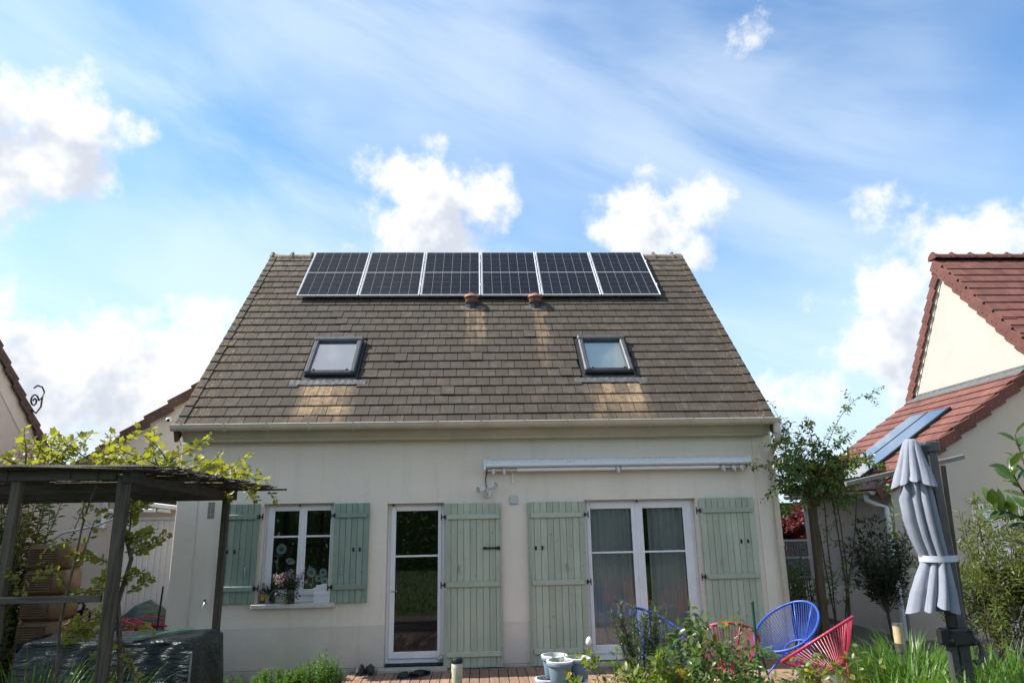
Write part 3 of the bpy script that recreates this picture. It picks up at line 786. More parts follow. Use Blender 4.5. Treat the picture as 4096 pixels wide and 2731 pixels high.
flat([(1.90, 1.34), (1.91, 1.39), (1.93, 1.37), (1.925, 1.34)]); flat([(1.965, 1.13), (1.93, 1.15), (1.925, 1.12), (1.95, 1.10)])
# curtains behind the patio door, one thing each
def curtain(label, x0, x1, y, z0, z1, mat, folds, amp):
    mb = MB(); n = folds * 8; vs = []; fs = []
    for i in range(n + 1):
        t_ = i / n; x = x0 + (x1 - x0) * t_; yy = y + amp * math.sin(t_ * folds * 2 * math.pi) + amp * .4 * math.sin(t_ * folds * 5.1)
        vs += [(x, yy, z0), (x, yy * 1. , (z0 + z1) / 2), (x, yy, z1)]
    for i in range(n):
        for j in range(2): fs.append((i * 3 + j, (i + 1) * 3 + j, (i + 1) * 3 + j + 1, i * 3 + j + 1))
    mb.add(vs, fs); off_ = Vector(((x0 + x1) / 2, y, z0))
    o = obj('curtain', mb, mat, None, True, tuple(off_)); tag(o, label, 'curtain')
curtain('sheer white curtain hanging inside the left pane of the patio door', 5.93, 6.70, .18, .02, 2.25, 'sheer_curtain', 7, .022)
curtain('sheer white curtain bunched inside the right pane of the patio door', 6.86, 7.50, .19, .02, 2.25, 'sheer_curtain', 6, .03)

# ------------------------------------------------------------------ shutters
def shutter(label, x0, x1, z0, z1, nb, rails, mat, hinge_side, inner=False, rod=None, z_lock=None, pair=None, rail_in=.03):
    th0, th1 = -.052, -.024
    mb = MB(); mb.box(x0 + .01, -.027, z0 + .01, x1 - .01, -.021, z1 - .01)
    s_ = obj('shutter', mb, mat, house); s_['label'] = label
    w = (x1 - x0) / nb
    for i in range(nb):
        mb = MB(); mb.box(x0 + i * w + .0022, th0 + rnd.uniform(-.0012, .0012), z0 + rnd.uniform(0, .003), x0 + (i + 1) * w - .0022, th1 - .0035, z1 - rnd.uniform(0, .003), .0035)
        obj('board', mb, mat, s_)
    for zr in rails:
        mb = MB(); mb.box(x0 + rail_in, -.078, zr - .034, x1 - rail_in, -.0532, zr + .034, .006); obj('rail', mb, mat, s_)
    hx = x1 if hinge_side > 0 else x0
    for zr in rails[:2] if len(rails) > 2 else rails:
        mb = MB(); mb.box(hx - .012, -.070, zr - .03, hx + .012, -.045, zr + .03, .003)
        mb.box(hx + .010 * hinge_side, -.062, zr - .010, hx + .045 * hinge_side, -.050, zr + .010, .002); mb.box(hx + .040 * hinge_side, -.058, zr - .045, hx + .056 * hinge_side, -.045, zr + .045, .003)
        obj('hinge', mb, 'black_iron', s_)
    if z_lock:
        for (xl, zl) in z_lock:
            mb = MB(); mb.lathe([(.0, -.004), (.018, -.002), (.014, .012), (.006, .018)], (xl, -.054, zl), 8, (0, -1, 0)); mb.box(xl - .009, -.068, zl - .06, xl + .009, -.054, zl + .06, .003); mb.box(xl - .004, -.082, zl - .02, xl + .004, -.066, zl + .03, .002)
            obj('latch', mb, 'zinc_pipe', s_)
    if pair:
        for (xl, zl) in pair:
            mb = MB(); mb.box(xl - .013, -.064, zl - .028, xl + .013, -.0535, zl + .028, .003); mb.box(xl - .008, -.070, zl - .002, xl + .010, -.064, zl + .024, .002); obj('catch_plate', mb, 'black_iron', s_)
    if rod:
        mb = MB(); mb.tube([(rod, -.068, z0 + .05), (rod, -.068, z1 - .03)], .009, 8)
        for zz in (z0 + .06, z0 + .68, z1 - .06): mb.box(rod - .018, -.076, zz - .022, rod + .018, -.0535, zz + .022, .004)
        mb.tube([(rod, -.078, 1.13), (rod + .012, -.095, 1.2), (rod + .004, -.095, 1.3)], .007, 6)
        obj('bolt_rod', mb, mat, s_)
    return s_
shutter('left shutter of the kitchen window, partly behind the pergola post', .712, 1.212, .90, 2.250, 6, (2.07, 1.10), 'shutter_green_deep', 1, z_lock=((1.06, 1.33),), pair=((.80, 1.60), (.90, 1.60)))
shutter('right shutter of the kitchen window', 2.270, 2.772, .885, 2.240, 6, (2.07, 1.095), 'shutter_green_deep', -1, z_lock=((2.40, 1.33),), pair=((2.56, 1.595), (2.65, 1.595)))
sC = shutter('shutter beside the back door with a black iron bolt', 3.852, 4.672, .004, 2.212, 9, (2.018, 1.09, .177), 'shutter_green', -1, rod=4.655, z_lock=((4.055, 1.30),))
mb = MB(); mb.box(4.40, -.075, 1.565, 4.655, -.060, 1.59, .003); mb.box(4.42, -.085, 1.562, 4.44, -.0535, 1.60, .003); mb.box(4.60, -.085, 1.555, 4.635, -.0535, 1.60, .003); obj('iron_bolt', mb, 'black_iron', sC)
sD = shutter('left shutter of the patio door, folded in two leaves', 5.05, 5.888, .002, 2.210, 9, (2.018, 1.09, .185), 'shutter_green', 1, rod=5.072, z_lock=((5.60, 1.30),), pair=((5.16, 1.565), (5.255, 1.565)), rail_in=.045)
shutter('right shutter of the patio door beside the downpipe', 7.595, 8.412, .004, 2.226, 9, (2.045, 1.12, .2), 'shutter_green', -1, z_lock=((7.855, 1.31),), pair=((8.17, 1.60), (8.27, 1.60)))

# ------------------------------------------------------------------ things fixed to the facade
aw = root('awning', 'retracted white awning cassette speckled with algae above the patio door', 'awning', (6.4, 0, 2.7))
mb = MB(); prof = [(-.004, 2.83), (-.09, 2.832), (-.16, 2.815), (-.195, 2.79), (-.20, 2.775), (-.195, 2.765), (-.21, 2.755), (-.215, 2.73), (-.20, 2.712), (-.12, 2.70), (-.004, 2.70)]
mb.prism([(4.45, y, z) for y, z in prof], (3.895, 0, 0)); obj('cassette', mb, 'awning_white', aw, True)
for x0 in (4.42, 8.346):
    mb = MB(); mb.prism([(x0, y * 1.03, z + (.008 if z > 2.75 else -.05)) for y, z in prof], (.028, 0, 0)); obj('end_plate', mb, 'pvc_white', aw)
for (a, b) in ((4.90, 6.36), (6.44, 7.905)):
    mb = MB(); mb.box(a, -.165, 2.645, b, -.115, 2.694, .012); obj('folding_arm', mb, 'pvc_white', aw)
for xx in (4.56, 4.72, 6.40, 7.98, 8.14, 8.26):
    mb = MB(); mb.box(xx - .03, -.15, 2.63, xx + .03, -.05, 2.70, .008); mb.lathe([(.018, 0), (.018, .04)], (xx, -.16, 2.61), 10); obj('elbow', mb, 'alu', aw)
mb = MB(); mb.box(4.47, -.12, 2.655, 4.90, -.06, 2.69, .005); mb.box(7.905, -.12, 2.655, 8.33, -.06, 2.69, .005); obj('arm_bracket', mb, 'alu', aw)
fl = root('floodlight', 'twin-headed white floodlight on the wall above the back door shutter', 'lamp', (4.465, 0, 2.3))
mb = MB(); mb.lathe([(.055, 0), (.06, .02), (.05, .06), (.02, .075)], (4.467, -.0, 2.335), 16, (0, -1, 0)); mb.tube([(4.467, -.06, 2.35), (4.467, -.09, 2.40)], .028, 10); b_ = obj('mount', mb, 'egg_white', fl, True)
mb = MB(); mb.lathe([(.0, -.004), (.024, -.002), (.02, .014), (.0, .022)], (4.467, -.072, 2.33), 14, (0, -1, 0)); obj('sensor', mb, 'white_lens', b_, True)
for sg, tip in ((-1, (4.31, -.20, 2.385)), (1, (4.615, -.19, 2.47))):
    p0 = Vector((4.467 + sg * .02, -.10, 2.41)); p1 = Vector(tip)
    d_ = (p1 - p0)
    mb = MB(); mb.lathe([(.014, 0), (.026, .02), (.036, .07), (.05, .13), (.05, .138)], p0, 14, d_); h_ = obj('lamp_head', mb, 'egg_white', fl, True)
    mb = MB(); mb.lathe([(.044, .139), (.044, .142)], p0, 14, d_); obj('lens', mb, 'white_lens', h_)
mb = MB(); mb.tube([(4.49, -.06, 2.68), (4.46, -.03, 2.63), (4.445, -.02, 2.55), (4.45, -.02, 2.47), (4.46, -.05, 2.42)], .007, 6); tag(obj('cable', mb, 'rubber', None, True, (4.45, 0, 2.42)), 'short black cable between the awning and the floodlight', 'cable')
mb = MB(); mb.tube([(4.80, -.06, 2.68), (4.83, -.03, 2.66), (4.845, -.018, 2.62), (4.848, -.018, 2.48)], .014, 8); tag(obj('conduit', mb, 'pvc_white', None, True, (4.84, 0, 2.46)), 'short white conduit below the left end of the awning', 'conduit')
mb = MB(); mb.box(4.793, -.028, 2.182, 4.921, -.0005, 2.304, .012); tag(obj('junction_box', mb, 'box_grey', None, False, (4.857, 0, 2.182)), 'square white junction box on the wall between the tall shutters', 'box')
def camera_dome(label, x, y, z):
    c = root('security_camera', label, 'security camera', (x, y, z))
    mb = MB(); mb.lathe([(.045, 0), (.045, .02), (.03, .03)], (x, y, z), 16, (0, -1, 0)); obj('base', mb, 'pvc_white', c, True)
    mb = MB(); mb.lathe([(.0, .02), (.035, .03), (.048, .055), (.045, .08), (.03, .095)], (x, y, z), 16, (.25, -1, -.35)); h = obj('ball', mb, 'pvc_white', c, True)
    mb = MB(); mb.lathe([(.03, .0951), (.028, .098), (.0, .099)], (x, y, z), 14, (.25, -1, -.35)); obj('lens', mb, 'anthracite_dark', h, True)
camera_dome('round white security camera on the house corner below the gutter', .125, -.016, 3.085)
camera_dome('round white security camera high on the garage gable', -1.10, 1.995, 3.78)
mb = MB(); mb.tube([(.05, -.25, 3.2), (.03, -.10, 3.10), (.05, -.03, 3.085), (.10, -.03, 3.10)], .005, 6); tag(obj('cable', mb, 'rubber', None, True, (.05, 0, 3.08)), 'thin cable from the eaves to the corner camera', 'cable')
mb = MB(); mb.box(.46, -.008, 2.06, .555, -.0005, 2.285, .003); th = tag(obj('thermometer', mb, 'bleached_wood', None, False, (.507, 0, 2.06)), 'faded wall thermometer beside the pergola post', 'thermometer')
mb = MB(); mb.box(.502, -.012, 2.09, .512, -.0085, 2.26, .001); obj('scale_tube', mb, 'steel', th)
tp = root('tap', 'small metal garden tap low on the house wall', 'tap', (.545, 0, .84))
mb = MB(); mb.tube([(.548, -.001, .925), (.548, -.06, .925), (.548, -.085, .90), (.546, -.088, .855)], .012, 8); obj('spout', mb, 'zinc_pipe', tp, True)
mb = MB(); mb.lathe([(.008, 0), (.008, .03), (.022, .032), (.022, .042)], (.548, -.055, .93), 10); obj('handle', mb, 'black_iron', tp)

# solar panels
PW, PL, PX = 1.134, 1.875, .960
cell_v = MB(); cr = []
gx, gy = .0042, .0020
cw = (PW - .05 - .012 - gx * 5) / 6; ch = (PL - .05 - .012 - .02 - gy * 16) / 18
for i in range(6):
    for j in range(18):
        x0 = -PW / 2 + .031 + i * (cw + gx); y0 = .031 + j * (ch + gy) + (.02 - gy if j > 8 else 0)
        c_ = .005
        k_ = cell_v
        k_.add([(x0 + c_, y0, .001), (x0 + cw - c_, y0, .001), (x0 + cw, y0 + c_, .001), (x0 + cw, y0 + ch - c_ * .2, .001), (x0, y0 + ch - c_ * .2, .001), (x0, y0 + c_, .001)] if j % 2 == 0 else
               [(x0, y0 + c_ * .2, .001), (x0 + cw, y0 + c_ * .2, .001), (x0 + cw, y0 + ch - c_, .001), (x0 + cw - c_, y0 + ch, .001), (x0 + c_, y0 + ch, .001), (x0, y0 + ch - c_, .001)], [(0, 1, 2, 3, 4, 5)])
cell_me = mesh_of('cells', cell_v, 'solar_cell')
fb = MB(); T = .035
fb.box(-PW / 2, 0, -T, -PW / 2 + .02, PL, .004, .002); fb.box(PW / 2 - .02, 0, -T, PW / 2, PL, .004, .002); fb.box(-PW / 2 + .0205, .0, -T, PW / 2 - .0205, .02, .0035, .002); fb.box(-PW / 2 + .0205, PL - .02, -T, PW / 2 - .0205, PL, .0035, .002)
frame_me = mesh_of('frame', fb, 'panel_frame')
sb_ = MB(); sb_.box(-PW / 2 + .019, .019, -.006, PW / 2 - .019, PL - .019, 0.); sheet_me = mesh_of('backsheet', sb_, 'solar_backsheet')
kb = MB()
for yy in (.42, 1.45): kb.box(PW / 2 - .004, yy - .03, -.03, PW / 2 + .021, yy + .03, .009, .003)
clamp_me = mesh_of('clamp', kb, 'alu')
rb = MB()
for yy in (.42, 1.45): rb.box(-PW / 2 - .012, yy - .02, -T - .045, PW / 2 + .012, yy + .02, -T - .001)
rail_me = mesh_of('mounting_rail', rb, 'alu')
order = ['leftmost', 'second from the left', 'third from the left', 'third from the right', 'second from the right', 'rightmost']
for i in range(6):
    c = RP(PX + PW / 2 + i * (PW + .017), 3.632, .135)
    rt = root('solar_module', 'solar panel, %s of the row of six below the ridge' % order[i], 'solar panel', c, 'solar panels on the roof')
    Mx = Matrix.Translation(c) @ Mroof
    for nm, me in (('frame', frame_me), ('backsheet', sheet_me), ('cells', cell_me), ('clamp', clamp_me), ('mounting_rail', rail_me)):
        o = inst(nm, me, rt, Mx)
        if nm == 'cells': o['kind'] = 'stuff'
# ================================================================== garage wing, left neighbour, right neighbour
def rake_tiles(parent, p0, p1, n, mat, depth, drop, name='verge_tile', sag=.025, outward=(0, -1, 0)):
    """stepped verge tiles from p0 (low) to p1 (high): a face on the gable and a lip on the slope"""
    p0 = Vector(p0); p1 = Vector(p1); d = (p1 - p0) / n; ln = d.length; dn = d.normalized(); O = Vector(outward)
    up = O.cross(dn); up = up if up.z > 0 else -up
    mb = MB()
    mb.obox(dn * ln * .54 + O * .012 - up * (drop / 2 - .01), dn * ln * .54, O * .012, up * (drop / 2), .004)
    mb.obox(dn * ln * .54 - O * (depth / 2 - .012), dn * ln * .54, O * (depth / 2), up * .013, .004)
    for q in (.3, .72): mb.lathe([(.013, .0), (.013, .008), (.004, .014)], dn * ln * q + O * .024 - up * (drop * .55), 7, O)
    me = mesh_of(name, mb, mat)
    tilt = math.atan2(sag, ln)
    for i in range(n):
        inst(name, me, parent, Matrix.Translation(p0 + d * i + up * rnd.uniform(-.004, .004)) @ Matrix.Rotation(-tilt * (1 if O.cross(up).dot(dn) < 0 else -1), 4, O) )
# garage wing, set back to the left
gw = root('garage_wing', 'lower garage wing with brown verge tiles at the left of the house', 'garage', (-1.5, 2, 0))
slope = .71; zr = lambda x: 3.26 + (x + 2.285) * slope - .12
mb = MB(); wx0 = -3.09
GD = (-1.63, .4, -.12, 2.13)
wall_pts_top = 2.35
wall_with_holes(mb, wx0, .02, -.12, 2.45, 2.0, [GD], .12)
mb.add([(wx0, 2.0, 2.45), (.02, 2.0, 2.45), (.02, 2.0, zr(.02)), (wx0, 2.0, zr(wx0))], [(0, 1, 2, 3)])
mb.box(wx0, 2.001, -.12, wx0 + .1, 9, 2.45)
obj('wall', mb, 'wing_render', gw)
mb = MB(); mb.prism([(-3.35, 1.96, zr(-3.35) + .03), (.02, 1.96, zr(.02) + .03), (.02, 1.96, zr(.02) + .10), (-3.35, 1.96, zr(-3.35) + .10)], (0, 7, 0)); obj('roof', mb, 'brown_verge', gw)
rake_tiles(gw, (-3.42, 1.95, zr(-3.42) + .135), (.0, 1.95, zr(0) + .135), 9, 'brown_verge', .30, .17, sag=.05)
mb = MB(); mb.box(-1.62, 2.06, -.11, .4, 2.10, 2.06); x = -1.62
while x < .38: mb.box(x + .006, 2.045, -.10, x + .086, 2.06, 2.045, .006); x += .098
gd = obj('garage_door', mb, 'pvc_white', gw); gd['label'] = 'white ribbed garage door'
mb = MB(); ring(mb, -1.635, .41, -.12, 2.125, 2.01, 2.07, .04, .04, .02, .06); obj('frame', mb, 'pvc_white', gd)
mb = MB(); mb.box(-1.56, 2.005, 1.02, -1.52, 2.045, 1.20, .006); mb.tube([(-1.54, 2.0, 1.14), (-1.54, 1.97, 1.14), (-1.42, 1.965, 1.12)], .012, 8); obj('handle', mb, 'black_iron', gd)
mb = MB(); ring(mb, -2.0, -1.065, 2.80, 3.14, 1.96, 1.999, .035, .035, .035, .035); tw = obj('window', mb, 'pvc_white', gw)
mb = MB(); mb.box(-1.965, 1.985, 2.835, -1.10, 1.999, 3.105); obj('pane', mb, 'sheet_pale', tw)
mb = MB(); mb.box(-1.965, 1.97, 2.95, -1.10, 1.984, 2.975); obj('glazing_bar', mb, 'anthracite', tw)
mb = MB()
mb.box(-2.045, 1.93, 2.02, -1.955, 1.999, 2.36, .03); mb.box(-2.05, 1.90, 1.93, -1.95, 1.999, 2.06, .03); mb.tube([(-2.0, 1.96, 2.34), (-1.98, 1.95, 2.41), (-1.88, 1.95, 2.44), (-1.6, 1.95, 2.44)], .045, 8)
tag(obj('air_duct', mb, 'pvc_white', None, False, (-2.0, 1.95, 1.93)), 'white pipe duct on the garage wall beside the garage door', 'duct')
ga = root('old_awning', 'old folded awning arms above the garage door', 'awning', (-1.2, 1.8, 2.2))
mb = MB(); mb.box(-1.78, 1.62, 2.185, -1.02, 1.68, 2.245, .01); obj('folding_arm', mb, 'pvc_white', ga)
mb = MB(); mb.bar((-1.10, 1.60, 2.31), (-.25, 1.60, 2.20), .06, .07, .01); obj('folding_arm', mb, 'egg_white', ga)
mb = MB(); mb.prism([(-.98, 1.6, 2.20), (-.76, 1.6, 2.17), (-.78, 1.6, 2.22), (-.88, 1.6, 2.29)], (0, .06, 0)); obj('shoulder', mb, 'egg_white', ga)
mb = MB(); mb.tube([(-1.7, 1.75, 2.33), (.0, 1.75, 2.29)], .05, 10); obj('roller', mb, 'rubber', ga, True)
mb = MB(); mb.box(-1.75, 1.70, 2.38, .0, 1.99, 2.43, .01); obj('cover', mb, 'egg_white', ga)

# left neighbour: gable facing us, steep verge
ln_ = root('neighbour_house', 'grey shaded gable of the house at the far left edge', 'house', (-4.2, 3, 0))
LX = -4.2; lzf = lambda y: 4.18 - (y - 2.96) * .905; LAY = .6
mb = MB(); mb.add([(LX, -1.5, -.12), (LX, 7, -.12), (LX, 7, lzf(7) - .1), (LX, LAY, lzf(LAY) - .1), (LX, -1.5, lzf(2 * LAY + 1.5) - .1)], [(0, 1, 2, 3, 4)]); mb.add([(LX, -1.5, -.12), (-12, -1.5, -.12), (-12, -1.5, 2.6), (LX, -1.5, 2.6)], [(0, 1, 2, 3)]); obj('wall', mb, 'wing_render', ln_)
mb = MB(); mb.prism([(LX + .06, 7.3, lzf(7.3)), (LX + .06, LAY, lzf(LAY)), (LX + .06, LAY, lzf(LAY) - .1), (LX + .06, 7.3, lzf(7.3) - .1)], (-8, 0, 0)); mb.prism([(LX + .06, -1.9, lzf(2 * LAY + 1.9)), (LX + .06, LAY, lzf(LAY)), (LX + .06, LAY, lzf(LAY) - .1), (LX + .06, -1.9, lzf(2 * LAY + 1.9) - .1)], (-8, 0, 0)); obj('roof', mb, 'brown_verge', ln_)
rake_tiles(ln_, (LX + .06, 7.2, lzf(7.2) + .05), (LX + .06, LAY, lzf(LAY) + .05), 24, 'brown_verge', .3, .17, sag=.05, outward=(1, 0, 0))
mb = MB(); mb.prism([(LX + .001, LAY, lzf(LAY) - .12), (LX + .001, 7, lzf(7) - .12), (LX + .001, 7, lzf(7) - .55), (LX + .001, LAY, lzf(LAY) - .55)], (.012, 0, 0)); obj('gable_band', mb, 'trim_render', ln_)
def spiral(mb, y0, z0, r0, turns, k0, ph):
    pts = [(LX + .12, y0 + (r0 * (1 - .8 * t_)) * math.cos(ph + k0 * t_ * turns * 6.283), z0 + (r0 * (1 - .8 * t_)) * math.sin(ph + k0 * t_ * turns * 6.283)) for t_ in np.linspace(0, 1, 30)]
    mb.tube(pts, .016, 6)
mb = MB(); spiral(mb, 2.98, 4.30, .13, 1.5, 1, .2); mb.tube([(LX + .12, 3.11, 4.33), (LX + .12, 3.20, 4.42), (LX + .12, 3.24, 4.52), (LX + .12, 3.15, 4.60), (LX + .12, 3.0, 4.60), (LX + .12, 2.92, 4.54)], .016, 6); mb.tube([(LX + .12, 3.2, 4.42), (LX + .12, 3.2, 4.22), (LX + .12, 3.08, 4.08), (LX + .10, 2.98, 4.13)], .016, 6)
tag(obj('iron_scroll', mb, 'black_iron', None, True, (LX + .1, 3.0, 4.1)), 'black wrought iron scroll on the verge of the left neighbour house', 'ornament')

# right neighbour: tall gable facing left, lower roof leaning on it
rn = root('neighbour_house', 'neighbouring house with red tiled roofs and cream gable on the right', 'house', (13.5, 3, 0))
XG = 14.4; AY, AZ = 3.37, 7.17
nearz = lambda y: AZ - (AY - y) * 1.165
farz = lambda y: AZ - (y - AY) * 1.55
mb = MB(); mb.add([(XG, -.9, -.12), (XG, 6.2, -.12), (XG, 6.2, farz(6.2)), (XG, AY, AZ), (XG, -.9, nearz(-.9))], [(0, 1, 2, 3, 4)])
mb.add([(XG, -.9, -.12), (22, -.9, -.12), (22, -.9, 2.6), (XG, -.9, 2.6)], [(0, 1, 2, 3)])
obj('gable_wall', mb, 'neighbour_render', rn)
mb = MB(); mb.prism([(XG - .006, 1.05, nearz(1.05) - .20), (XG - .006, AY, AZ - .22), (XG - .006, AY, AZ - .02), (XG - .006, .9, nearz(.9) - .02)], (-.014, 0, 0)); obj('gable_band', mb, 'trim_render', rn)
mb = MB(); mb.prism([(XG - .004, AY, AZ - .02), (XG - .004, AY, AZ - .38), (XG - .004, 5.4, farz(5.4) - .38), (XG - .004, 5.4, farz(5.4) - .02)], (-.014, 0, 0)); obj('gable_band', mb, 'trim_render', rn)
mb = MB(); mb.prism([(XG - .10, -1.2, nearz(-1.2) + .02), (XG - .10, AY, AZ + .02), (XG - .10, AY, AZ + .12), (XG - .10, -1.2, nearz(-1.2) + .12)], (10, 0, 0)); mb.prism([(XG - .05, 6.6, farz(6.6) + .02), (XG - .05, AY, AZ + .02), (XG - .05, AY, AZ + .12), (XG - .05, 6.6, farz(6.6) + .12)], (10, 0, 0)); nr = obj('roof', mb, 'red_tile', rn)
# courses of red tiles on the near slope
ca = math.atan(1.165); e_u = Vector((0, math.cos(ca), math.sin(ca))); e_n = Vector((0, -math.sin(ca), math.cos(ca)))
mb = MB(); rr_ = []; NU = 5.6; base_ = Vector((XG - .10, AY, AZ + .12)) - e_u * NU
for j in range(int(NU / .27)):
    x = 0. - (.15 if j % 2 else 0)
    while x < 6.0:
        a, b = max(x, 0), x + .30; x += .30
        n0 = len(mb.v); mb.obox(base_ + EX * ((a + b) / 2) + e_u * (j * .27 + .15) + e_n * .028, EX * ((b - a) / 2 - .003), e_u * .16 - e_n * .012, e_n * .012); rr_ += [rnd.random()] * (len(mb.v) - n0)
tag(obj('tile_field', mb, 'red_tile', nr, rnd_attr=rr_), kind='stuff')
rake_tiles(rn, base_ + e_u * .5 + EX * -.01 + e_n * .035, base_ + e_u * (NU - .05) + EX * -.01 + e_n * .035, 17, 'red_verge', .3, .24, sag=.05, outward=(-1, 0, 0))
fd = Vector((0, 1, -1.55)).normalized(); fb_ = Vector((XG - .06, AY, AZ + .10))
rake_tiles(rn, fb_ + fd * 3.6, fb_ + fd * .05, 13, 'red_verge', .3, .20, sag=.05, outward=(-1, 0, 0))
for i in range(16):
    rb = MB(); x0 = XG - .13 + i * .42
    for (t0, t1, ra) in ((0, .07, .140), (.07, .42, .122)):
        n = 9; vs = []
        for tt in (t0, t1):
            for k in range(n):
                a = math.pi * k / (n - 1); vs.append((x0 + tt, AY - math.cos(a) * ra, AZ + .12 + math.sin(a) * ra))
        rb.add(vs, [(k, k + 1, n + k + 1, n + k) for k in range(n - 1)] + [tuple(range(n)), tuple(reversed(range(n, 2 * n)))])
    rb.lathe([(.04, 0), (.045, .015), (.02, .035)], (x0 + .04, AY, AZ + .255), 8)
    obj('ridge_tile', rb, 'red_verge', nr, True)
# lower wing leaning on the gable
FY = 1.6; zs = lambda x: 3.046 + (x - 12.486) * .663
WX = 11.5
mb = MB(); GDR = (12.9, 14.3, -.12, 2.08)
wall_with_holes(mb, WX, XG, -.12, 2.33, FY, [GDR], .1)
mb.add([(WX, FY, 2.33), (XG, FY, 2.33), (XG, FY, zs(XG)), (WX, FY, zs(WX))], [(0, 1, 2, 3)])
mb.add([(WX, FY, -.12), (WX, 5.0, -.12), (WX, 5.0, 2.38), (WX, FY, 2.38)], [(0, 1, 2, 3)]); mb.add([(WX, 5.0, -.12), (XG, 5.0, -.12), (XG, 5.0, zs(XG)), (WX, 5.0, zs(WX))], [(0, 1, 2, 3)])
obj('wall', mb, 'neighbour_render', rn)
mb = MB(); mb.box(12.89, FY + .06, -.11, 14.31, FY + .09, 2.06); x = 12.92
while x < 14.28: mb.box(x, FY + .045, -.1, x + .085, FY + .06, 2.04, .006); x += .10
g2_ = obj('garage_door', mb, 'pvc_white', rn); mb = MB(); ring(mb, 12.88, 14.32, -.12, 2.085, FY + .01, FY + .055, .04, .04, .02, .05); obj('frame', mb, 'pvc_white', g2_)
TB = .14
mb = MB(); mb.prism([(WX - .25, FY - .05, zs(WX - .25) + .03), (XG - .005, FY - .05, zs(XG) + .03), (XG - .005, FY - .05, zs(XG) + TB - .03), (WX - .25, FY - .05, zs(WX - .25) + TB - .03)], (0, 3.5, 0)); lr = obj('lower_roof', mb, 'red_tile', rn)
la = math.atan(.663); l_u = Vector((math.cos(la), 0, math.sin(la))); l_n = Vector((-math.sin(la), 0, math.cos(la))); l_o = Vector((WX - .28, FY - .04, zs(WX - .28) + TB - .02)); LL = (XG - WX + .28) / math.cos(la)
mb = MB(); rr_ = []
for j in range(int(LL / .30) + 1):
    y = -(.12 if j % 2 else 0)
    while y < 3.5:
        a, b = max(y, 0), min(y + .25, 3.5); y += .25
        L2 = min(.33, LL - j * .30)
        if L2 < .05 or b - a < .04: continue
        n0 = len(mb.v); mb.obox(l_o + Vector((0, (a + b) / 2, 0)) + l_u * (j * .30 + L2 / 2) + l_n * .026, Vector((0, (b - a) / 2 - .003, 0)), l_u * L2 / 2 - l_n * .012, l_n * .012); rr_ += [rnd.random()] * (len(mb.v) - n0)
tag(obj('tile_field', mb, 'red_tile', lr, rnd_attr=rr_), kind='stuff')
rake_tiles(rn, l_o + Vector((0, -.01, 0)) + l_n * .035, l_o + Vector((0, -.01, 0)) + l_u * (LL - .02) + l_n * .035, 10, 'red_verge', .3, .19, sag=.05)
mb = MB(); mb.prism([(XG - .008, FY - .05, zs(XG) + TB + .02), (XG - .008, FY - .05, zs(XG) + TB + .09), (XG - .02, FY - .05, zs(XG) + TB + .09), (XG - .03, FY - .05, zs(XG) + TB + .04), (XG - .16, FY - .05, zs(XG - .16) + TB + .045), (XG - .16, FY - .05, zs(XG - .16) + TB + .03)], (0, 3.5, 0)); obj('flashing', mb, 'lead', rn)
# collector panels on the lower roof
for k, (ya, yb) in enumerate(((.86, 1.50), (1.53, 2.12))):
    st = root('solar_collector', 'bluish solar collector pane on the neighbour lower roof, %s' % ('nearer of the two' if k == 0 else 'farther of the two'), 'solar collector', tuple(l_o + l_u * .3 + Vector((0, ya, 0))), 'solar collectors on the lower roof')
    c = l_o + l_u * 1.52 + Vector((0, (ya + yb) / 2, 0))
    mb = MB(); mb.obox(c + l_n * .07, l_u * 1.2, Vector((0, (yb - ya) / 2, 0)), l_n * .035, .006); obj('frame', mb, 'anthracite_dark', st)
    mb = MB(); mb.obox(c + l_n * .107, l_u * 1.16, Vector((0, (yb - ya) / 2 - .03, 0)), l_n * .003); obj('pane', mb, 'collector_glass', st)
mb = MB(); gx_ = WX - .33
sec2 = [(gx_ + math.cos(math.pi + math.pi * k / 8) * .065, 2.33 + math.sin(math.pi + math.pi * k / 8) * .07) for k in range(9)]
mb.prism([(x, FY - .03, z) for x, z in sec2], (0, 3.5, 0)); rg = obj('gutter', mb, 'concrete', rn)
mb = MB(); mb.tube([(gx_, FY + .2, 2.27), (gx_, FY + .2, 2.18), (gx_ + .12, FY + .14, 2.10), (gx_ + .27, FY + .08, 2.05), (gx_ + .27, FY + .08, -.1)], .045, 10); mb.lathe([(.055, -.03), (.055, .03)], (gx_ + .27, FY + .08, 1.75), 12); obj('downpipe', mb, 'pvc_white', rn, True)
mb = MB(); mb.box(WX - .012, FY + .02, -.11, WX - .001, 4.99, .57, .004); obj('plinth', mb, 'plinth_render', rn)

# fence panels closing the gap between the houses, one thing each
for k, (xa, xb) in enumerate(((10.3, 11.3), (11.32, 12.6))):
    fr = root('fence_panel', 'grey metal mesh fence panel in the gap between the houses, %s' % ('left one' if k == 0 else 'right one'), 'fence', ((xa + xb) / 2, 6, -.12), 'fence panels')
    n = int((xb - xa) / .06)
    for i in range(n):
        mb = MB(); mb.box(xa + .02 + i * .06, 5.985, -.1, xa + .058 + i * .06, 6.0, 1.38); obj('slat', mb, 'fence_grey', fr)
    for zz in (.1, .55, .98, 1.36):
        mb = MB(); mb.box(xa, 5.972, zz - .02, xb, 5.984, zz + .02); obj('rail', mb, 'alu', fr)
    mb = MB(); mb.box(xa - .03, 5.96, -.12, xa + .015, 6.03, 1.45); obj('post', mb, 'fence_grey', fr)

